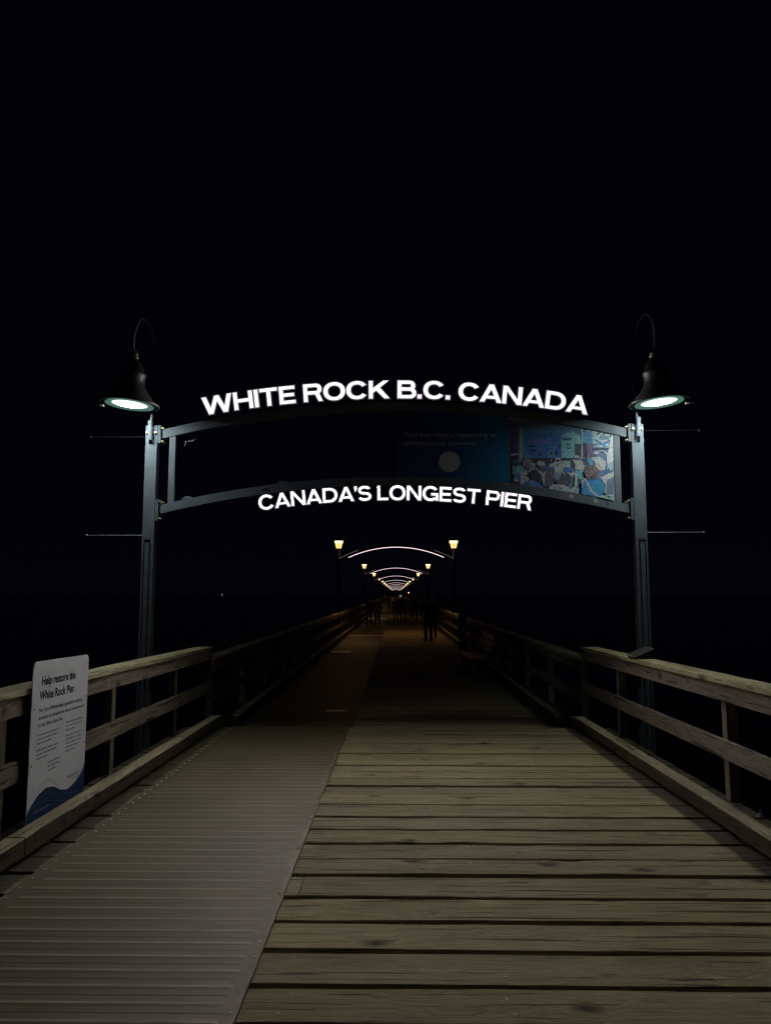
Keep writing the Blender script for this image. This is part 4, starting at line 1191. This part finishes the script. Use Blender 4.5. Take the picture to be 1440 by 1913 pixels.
ordn = ["nearest", "second", "third", "fourth", "fifth", "sixth"]
proto = {}
for i, D in enumerate(LS):
    for side in (-1, 1):
        sn = "left" if side < 0 else "right"
        lab = (f"{ordn[i]} amber lantern beyond the gate in the {sn} hand row" if i < 6
               else f"tiny amber lantern in the {sn} hand row far down the pier")
        if side not in proto: proto[side] = lamp_post(side, D); proto[side]['label'] = lab
        else: copy_tree(proto[side], (side * 2.78, D, FAR_Z), lab, f"far lanterns in the {sn} row" if i >= 6 else None)
    lab = (f"{ordn[i]} glowing arch beyond the gate, a thin pinkish white curve between its lanterns" if i < 6
           else "tiny glowing arch nested with others at the far end of the pier")
    if 'a' not in proto: proto['a'] = light_arch(D - .6, lab)
    else: copy_tree(proto['a'], (0, D - .6, FAR_Z), lab, "far glowing arches at the pier end" if i >= 6 else None)

# red light and pale board near the pier end, one light across the water
bz = Vector((5.0, 300, FAR_Z))
g = empty("red_beacon", bz, "small red orange light on a post far down the right side of the pier", "beacon")
t_ = MB(); t_.tube([(5.0, 300, -6), (5.0, 300, 1.75)], .08, 6); t_.build("post", M['black'], g)
t_ = MB(); t_.lathe((5.0, 300, 1.76), (0, 0, 1), [(.001, 0), (.17, .07), (.20, .22), (.12, .38), (.001, .42)], n=10); t_.build("lamp", M['red'], g)
g = empty("lit_board", (1.7, 300, FAR_Z), "tiny pale lit board beneath the vanishing point of the arches", "board")
t_ = MB(); t_.box(1.0, 2.6, 300, 300.08, .25, 1.0); t_.build("panel", M['pale_lit'], g)
t_ = MB(); t_.box(1.1, 1.2, 300.09, 300.17, FAR_Z, .9); t_.box(2.4, 2.5, 300.09, 300.17, FAR_Z, .9); t_.build("legs", M['black'], g)
v = at(415, 1111, 1500)
g = empty("far_harbour_light", (v.x, 1500, -4.2), "tiny white light far out over the dark water left of the pier", "light")
t_ = MB(); t_.tube([(v.x, 1500, -5), (v.x, 1500, v.z - .6)], .25, 6); t_.build("post", M['black'], g)
t_ = MB(); t_.lathe((v.x, 1500, v.z - .55), (0, 0, 1), [(.01, 0), (.55, .3), (.55, .8), (.01, 1.1)], n=8); t_.build("lamp", M['star'], g)

# ------------------------------------------------------------------ bench
def bench():
    x0, x1, y0, y1 = 1.66, 2.10, 17.55, 19.75; zs = FAR_Z + .45
    g = empty("bench", ((x0 + x1) / 2, (y0 + y1) / 2, FAR_Z), "slatted bench on the right side of the pier beyond the gate, facing the walkway", "bench")
    w = (x1 - x0 - .03) / 4
    for k in range(4):
        s_ = MB(); a = x0 + k * (w + .01); s_.box(a, a + w, y0, y1, zs - .035, zs); s_.build("seat_slat", M['bench_y'], g)
    for k in range(3):
        s_ = MB(); z = zs + .12 + k * .135; xx = x1 + .03 + .045 * k
        s_.hexa([(xx, y0, z), (xx + .035, y0, z), (xx + .035, y1, z), (xx, y1, z), (xx + .035, y0, z + .115), (xx + .07, y0, z + .115), (xx + .07, y1, z + .115), (xx + .035, y1, z + .115)])
        s_.build("back_slat", M['bench_y'], g)
    for yy in (y0 + .12, (y0 + y1) / 2, y1 - .18):
        f = MB(); f.box(x0 + .04, x0 + .09, yy, yy + .06, FAR_Z, zs - .037); f.box(x1 - .03, x1 + .02, yy, yy + .06, FAR_Z, zs - .037)
        f.box(x0 + .093, x1 - .033, yy, yy + .06, zs - .09, zs - .037)
        f.hexa([(x1 + .024, yy, zs - .03), (x1 + .064, yy, zs - .03), (x1 + .064, yy + .06, zs - .03), (x1 + .024, yy + .06, zs - .03),
                (x1 + .20, yy, zs + .50), (x1 + .24, yy, zs + .50), (x1 + .24, yy + .06, zs + .50), (x1 + .20, yy + .06, zs + .50)])
        f.build("leg_frame", M['black'], g)
    return g
bench()

# ------------------------------------------------------------------ people
def cloth(name, c): return flat(name, c, 0.85, 0, 0.2, 12.0)
SKIN = flat("skin", (0.34, 0.21, 0.15), 0.55, 0, 0.08, 10)
SHOE = cloth("dark_shoe", (0.02, 0.02, 0.02)); HAIR = cloth("dark_hair", (0.015, 0.012, 0.010))
def person_mesh(pose, seedv):
    """one continuous skinned body about 1.74 m tall, facing +Y; returns the mesh with slots skin, top, trousers, shoes"""
    V = []; E = []; Rd = []; Cat = []
    def v(p, r, cat, par=None):
        V.append(p); Rd.append(r); Cat.append(cat)
        if par is not None: E.append((par, len(V) - 1))
        return len(V) - 1
    st = pose.get('stride', .0)
    if pose['kind'] == 'sit': ph_, lean = .50, .04
    else: ph_, lean = .94, .02
    pel = v((0, 0, ph_), (.135, .10), 2)
    s0 = v((0, lean * .1, ph_ + .03), (.165, .130), 1, pel); s1 = v((0, lean * .3, ph_ + .16), (.155, .120), 1, s0); s2 = v((0, lean * .8, ph_ + .32), (.17, .125), 1, s1)
    s3 = v((0, lean, ph_ + .46), (.135, .10), 1, s2)
    nk = v((0, lean + .005, ph_ + .555), (.052, .055), 0, s3)
    h1 = v((0, lean + .02, ph_ + .63), (.068, .080), 0, nk); h2 = v((0, lean + .015, ph_ + .715), (.078, .092), 0, h1); h3 = v((0, lean + .005, ph_ + .775), (.055, .065), 0, h2)
    for s in (-1, 1):
        sh = v((s * .175, lean, ph_ + .455), (.074, .074), 1, s3)
        sw = pose.get('swing', 0) * s
        if pose['kind'] == 'sit':
            el = v((s * .24, .08, ph_ + .20), (.058, .058), 1, sh); wr_ = v((s * .16, .30, ph_ + .14), (.030, .030), 1, el); dirv = Vector((-s * .3, .9, -.1)).normalized()
        else:
            el = v((s * .235, -.02 + sw * .6, ph_ + .19), (.058, .058), 1, sh); wr_ = v((s * .25, .05 + sw * 1.4, ph_ - .05), (.042, .042), 1, el); dirv = Vector((0, .25 + sw, -1)).normalized()
        w = Vector(V[wr_]); hd = v(tuple(w + dirv * .06), (.034, .018), 0, wr_)
        b = Vector(V[hd]); side = Vector((0, 1, 0)) if pose['kind'] != 'sit' else Vector((1, 0, 0))
        for f_, (o_, ln_) in enumerate(((-.027, .068), (-.009, .078), (.009, .072), (.026, .056))):
            k1 = v(tuple(b + dirv * .035 + side * o_), (.009, .009), 0, hd)
            v(tuple(b + dirv * (.035 + ln_) + side * o_ * 1.1 + Vector((-s * .012, 0, 0))), (.007, .007), 0, k1)
        tb = v(tuple(w + dirv * .035 + side * .035), (.010, .010), 0, hd); v(tuple(w + dirv * .075 + side * .052), (.008, .008), 0, tb)
        hp = v((s * .092, 0, ph_ - .05), (.098, .102), 2, pel)
        if pose['kind'] == 'sit':
            kn = v((s * .13, .43, ph_ - .02), (.072, .074), 2, hp); cf = v((s * .13, .44, ph_ - .24), (.062, .064), 2, kn); ak = v((s * .13, .42, .095), (.052, .056), 2, cf); yy = .42
        else:
            fy = st * s
            kn = v((s * .100, fy * .55 + (.03 if fy < 0 else .02), .50), (.072, .074), 2, hp); cf = v((s * .102, fy * .8 - .02, .34), (.064, .066), 2, kn); ak = v((s * .105, fy - .02, .095), (.054, .056), 2, cf); yy = fy - .02
        hl = v((s * .11, yy + .03, .045), (.040, .040), 3, ak); v((s * .125, yy + .15, .034), (.040, .028), 3, hl)
    me = bpy.data.meshes.new("p"); me.from_pydata(V, E, []); ob = bpy.data.objects.new("p", me); COL.objects.link(ob)
    md = ob.modifiers.new("skin", 'SKIN'); md.use_smooth_shade = True; md.use_x_symmetry = False
    for i, sv in enumerate(me.skin_vertices[0].data):
        sv.radius = Rd[i]; sv.use_root = (i == 0)
    ob.modifiers.new("sub", 'SUBSURF').levels = 1
    bpy.context.view_layer.update()
    out = bpy.data.meshes.new_from_object(ob.evaluated_get(bpy.context.evaluated_depsgraph_get()))
    bpy.data.objects.remove(ob)
    P = [Vector(p) for p in V]
    cats = []
    # nearest bone point decides skin, top, trousers or shoe
    for poly_ in out.polygons:
        c = poly_.center
        bi = min(range(len(P)), key=lambda i: (P[i] - c).length - sum(Rd[i]) * .5)
        poly_.use_smooth = True; cats.append(Cat[bi])
    return out, (0, lean, ph_ + .72), cats
poses = {'walk': dict(kind='stand', stride=.20, swing=-.10), 'stand': dict(kind='stand', stride=.03, swing=.02), 'walk2': dict(kind='stand', stride=-.16, swing=.09), 'sit': dict(kind='sit')}
base = {k: person_mesh(p_, 1) for k, p_ in poses.items()}
cm = {}
def person(px, foot_y, pose, rot, top, legs, label, hgt=1.0, loc=None, hair_long=False, grp="people walking on the pier"):
    D = (1.6 - FAR_Z) * F_PX / (foot_y - 1109) if loc is None else loc[1]
    x = (px - 740) / F_PX * D if loc is None else loc[0]
    me, hc, cats = base[pose]; me = me.copy(); me.materials.clear()
    for key in (top, legs):
        if key not in cm: cm[key] = cloth("fabric", key)
    for mm in (SKIN, cm[top], cm[legs], SHOE): me.materials.append(mm)
    me.polygons.foreach_set('material_index', cats); me.update()
    o = bpy.data.objects.new("person", me); COL.objects.link(o); o['_w'] = (x, D, FAR_Z)
    o.location = (x, D, FAR_Z + (.012 if loc is None else loc[2])); o.rotation_euler = (0, 0, R(rot)); o.scale = (hgt,) * 3
    tag(o, label, "person", grp)
    hb = MB(); c = Vector(hc)
    bmn = bmesh.new(); bmesh.ops.create_icosphere(bmn, subdivisions=2, radius=1.0)
    vs = []
    for q in bmn.verts:
        z = q.co.z
        p_ = Vector((q.co.x * .084, q.co.y * .098 - .012, z * .098 + .022))
        if q.co.y > .35 and z < .35: p_ = Vector((p_.x * .75, p_.y * .55, p_.z))
        if z < -.4: p_.z -= (.12 if hair_long and q.co.y < .2 else -.02)
        vs.append(c + p_)
    hb.add(vs, [tuple(w.index for w in f.verts) for f in bmn.faces]); bmn.free()
    hm = bpy.data.meshes.new("hair"); hm.from_pydata([tuple(q) for q in hb.v], [], hb.f); hm.materials.append(HAIR)
    hm.polygons.foreach_set("use_smooth", [True] * len(hm.polygons))
    h = bpy.data.objects.new("hair", hm); COL.objects.link(h); h.parent = o
    return o
K = (.018, .018, .020); NV = (.015, .02, .035); GR = (.05, .05, .05); PALE = (.16, .15, .14); DEN = (.035, .045, .07); BR = (.05, .035, .025)
person(690, 1169, 'walk', 4, K, K, "person in black walking on the mat nearest the left railing", .97)
person(705, 1172, 'walk2', -3, NV, K, "person in dark clothes walking on the mat, right of the one by the left railing", 1.0)
person(799, 1200, 'stand', 6, K, NV, "tall dark figure standing alone on the planks in front of the group", 1.04)
person(739, 1163, 'walk', 176, GR, PALE, "person in pale trousers at the left end of the group walking towards the gate", .98)
person(752, 1160, 'walk2', 182, K, K, "person in black second from the left in the group walking this way", 1.02)
person(762, 1164, 'walk', 178, BR, PALE, "person in a brown coat and pale trousers in the middle of the group", .96, hair_long=True)
person(774, 1161, 'walk2', 184, NV, DEN, "person in dark blue jeans right of the middle of the group", 1.0)
person(784, 1164, 'walk', 180, GR, PALE, "person in grey top and pale trousers at the right end of the group", .95)
person(745, 1152, 'stand', 10, K, K, "dark figure standing behind the gap in the group", 1.0)
person(758, 1150, 'walk2', 2, NV, K, "dark figure farther back behind the middle of the group", 1.03)
person(770, 1153, 'walk', 5, K, DEN, "dark figure farther back on the right of the group", 1.0)
person(808, 1190, 'walk2', 174, K, K, "dark figure just right of the tall one standing on the planks", 1.0)
person(719, 1137, 'walk', 0, K, DEN, "small distant person walking on the brightly lit part of the mat", 1.0)
person(727, 1143, 'walk2', 180, GR, K, "small distant person right beside the lit part of the mat", 1.0)
person(863, 1222, 'stand', 95, K, K, "person in dark clothes standing beyond the bench on the right side", 1.0)

for o in bpy.data.objects:
    if '_w' in o: del o['_w']
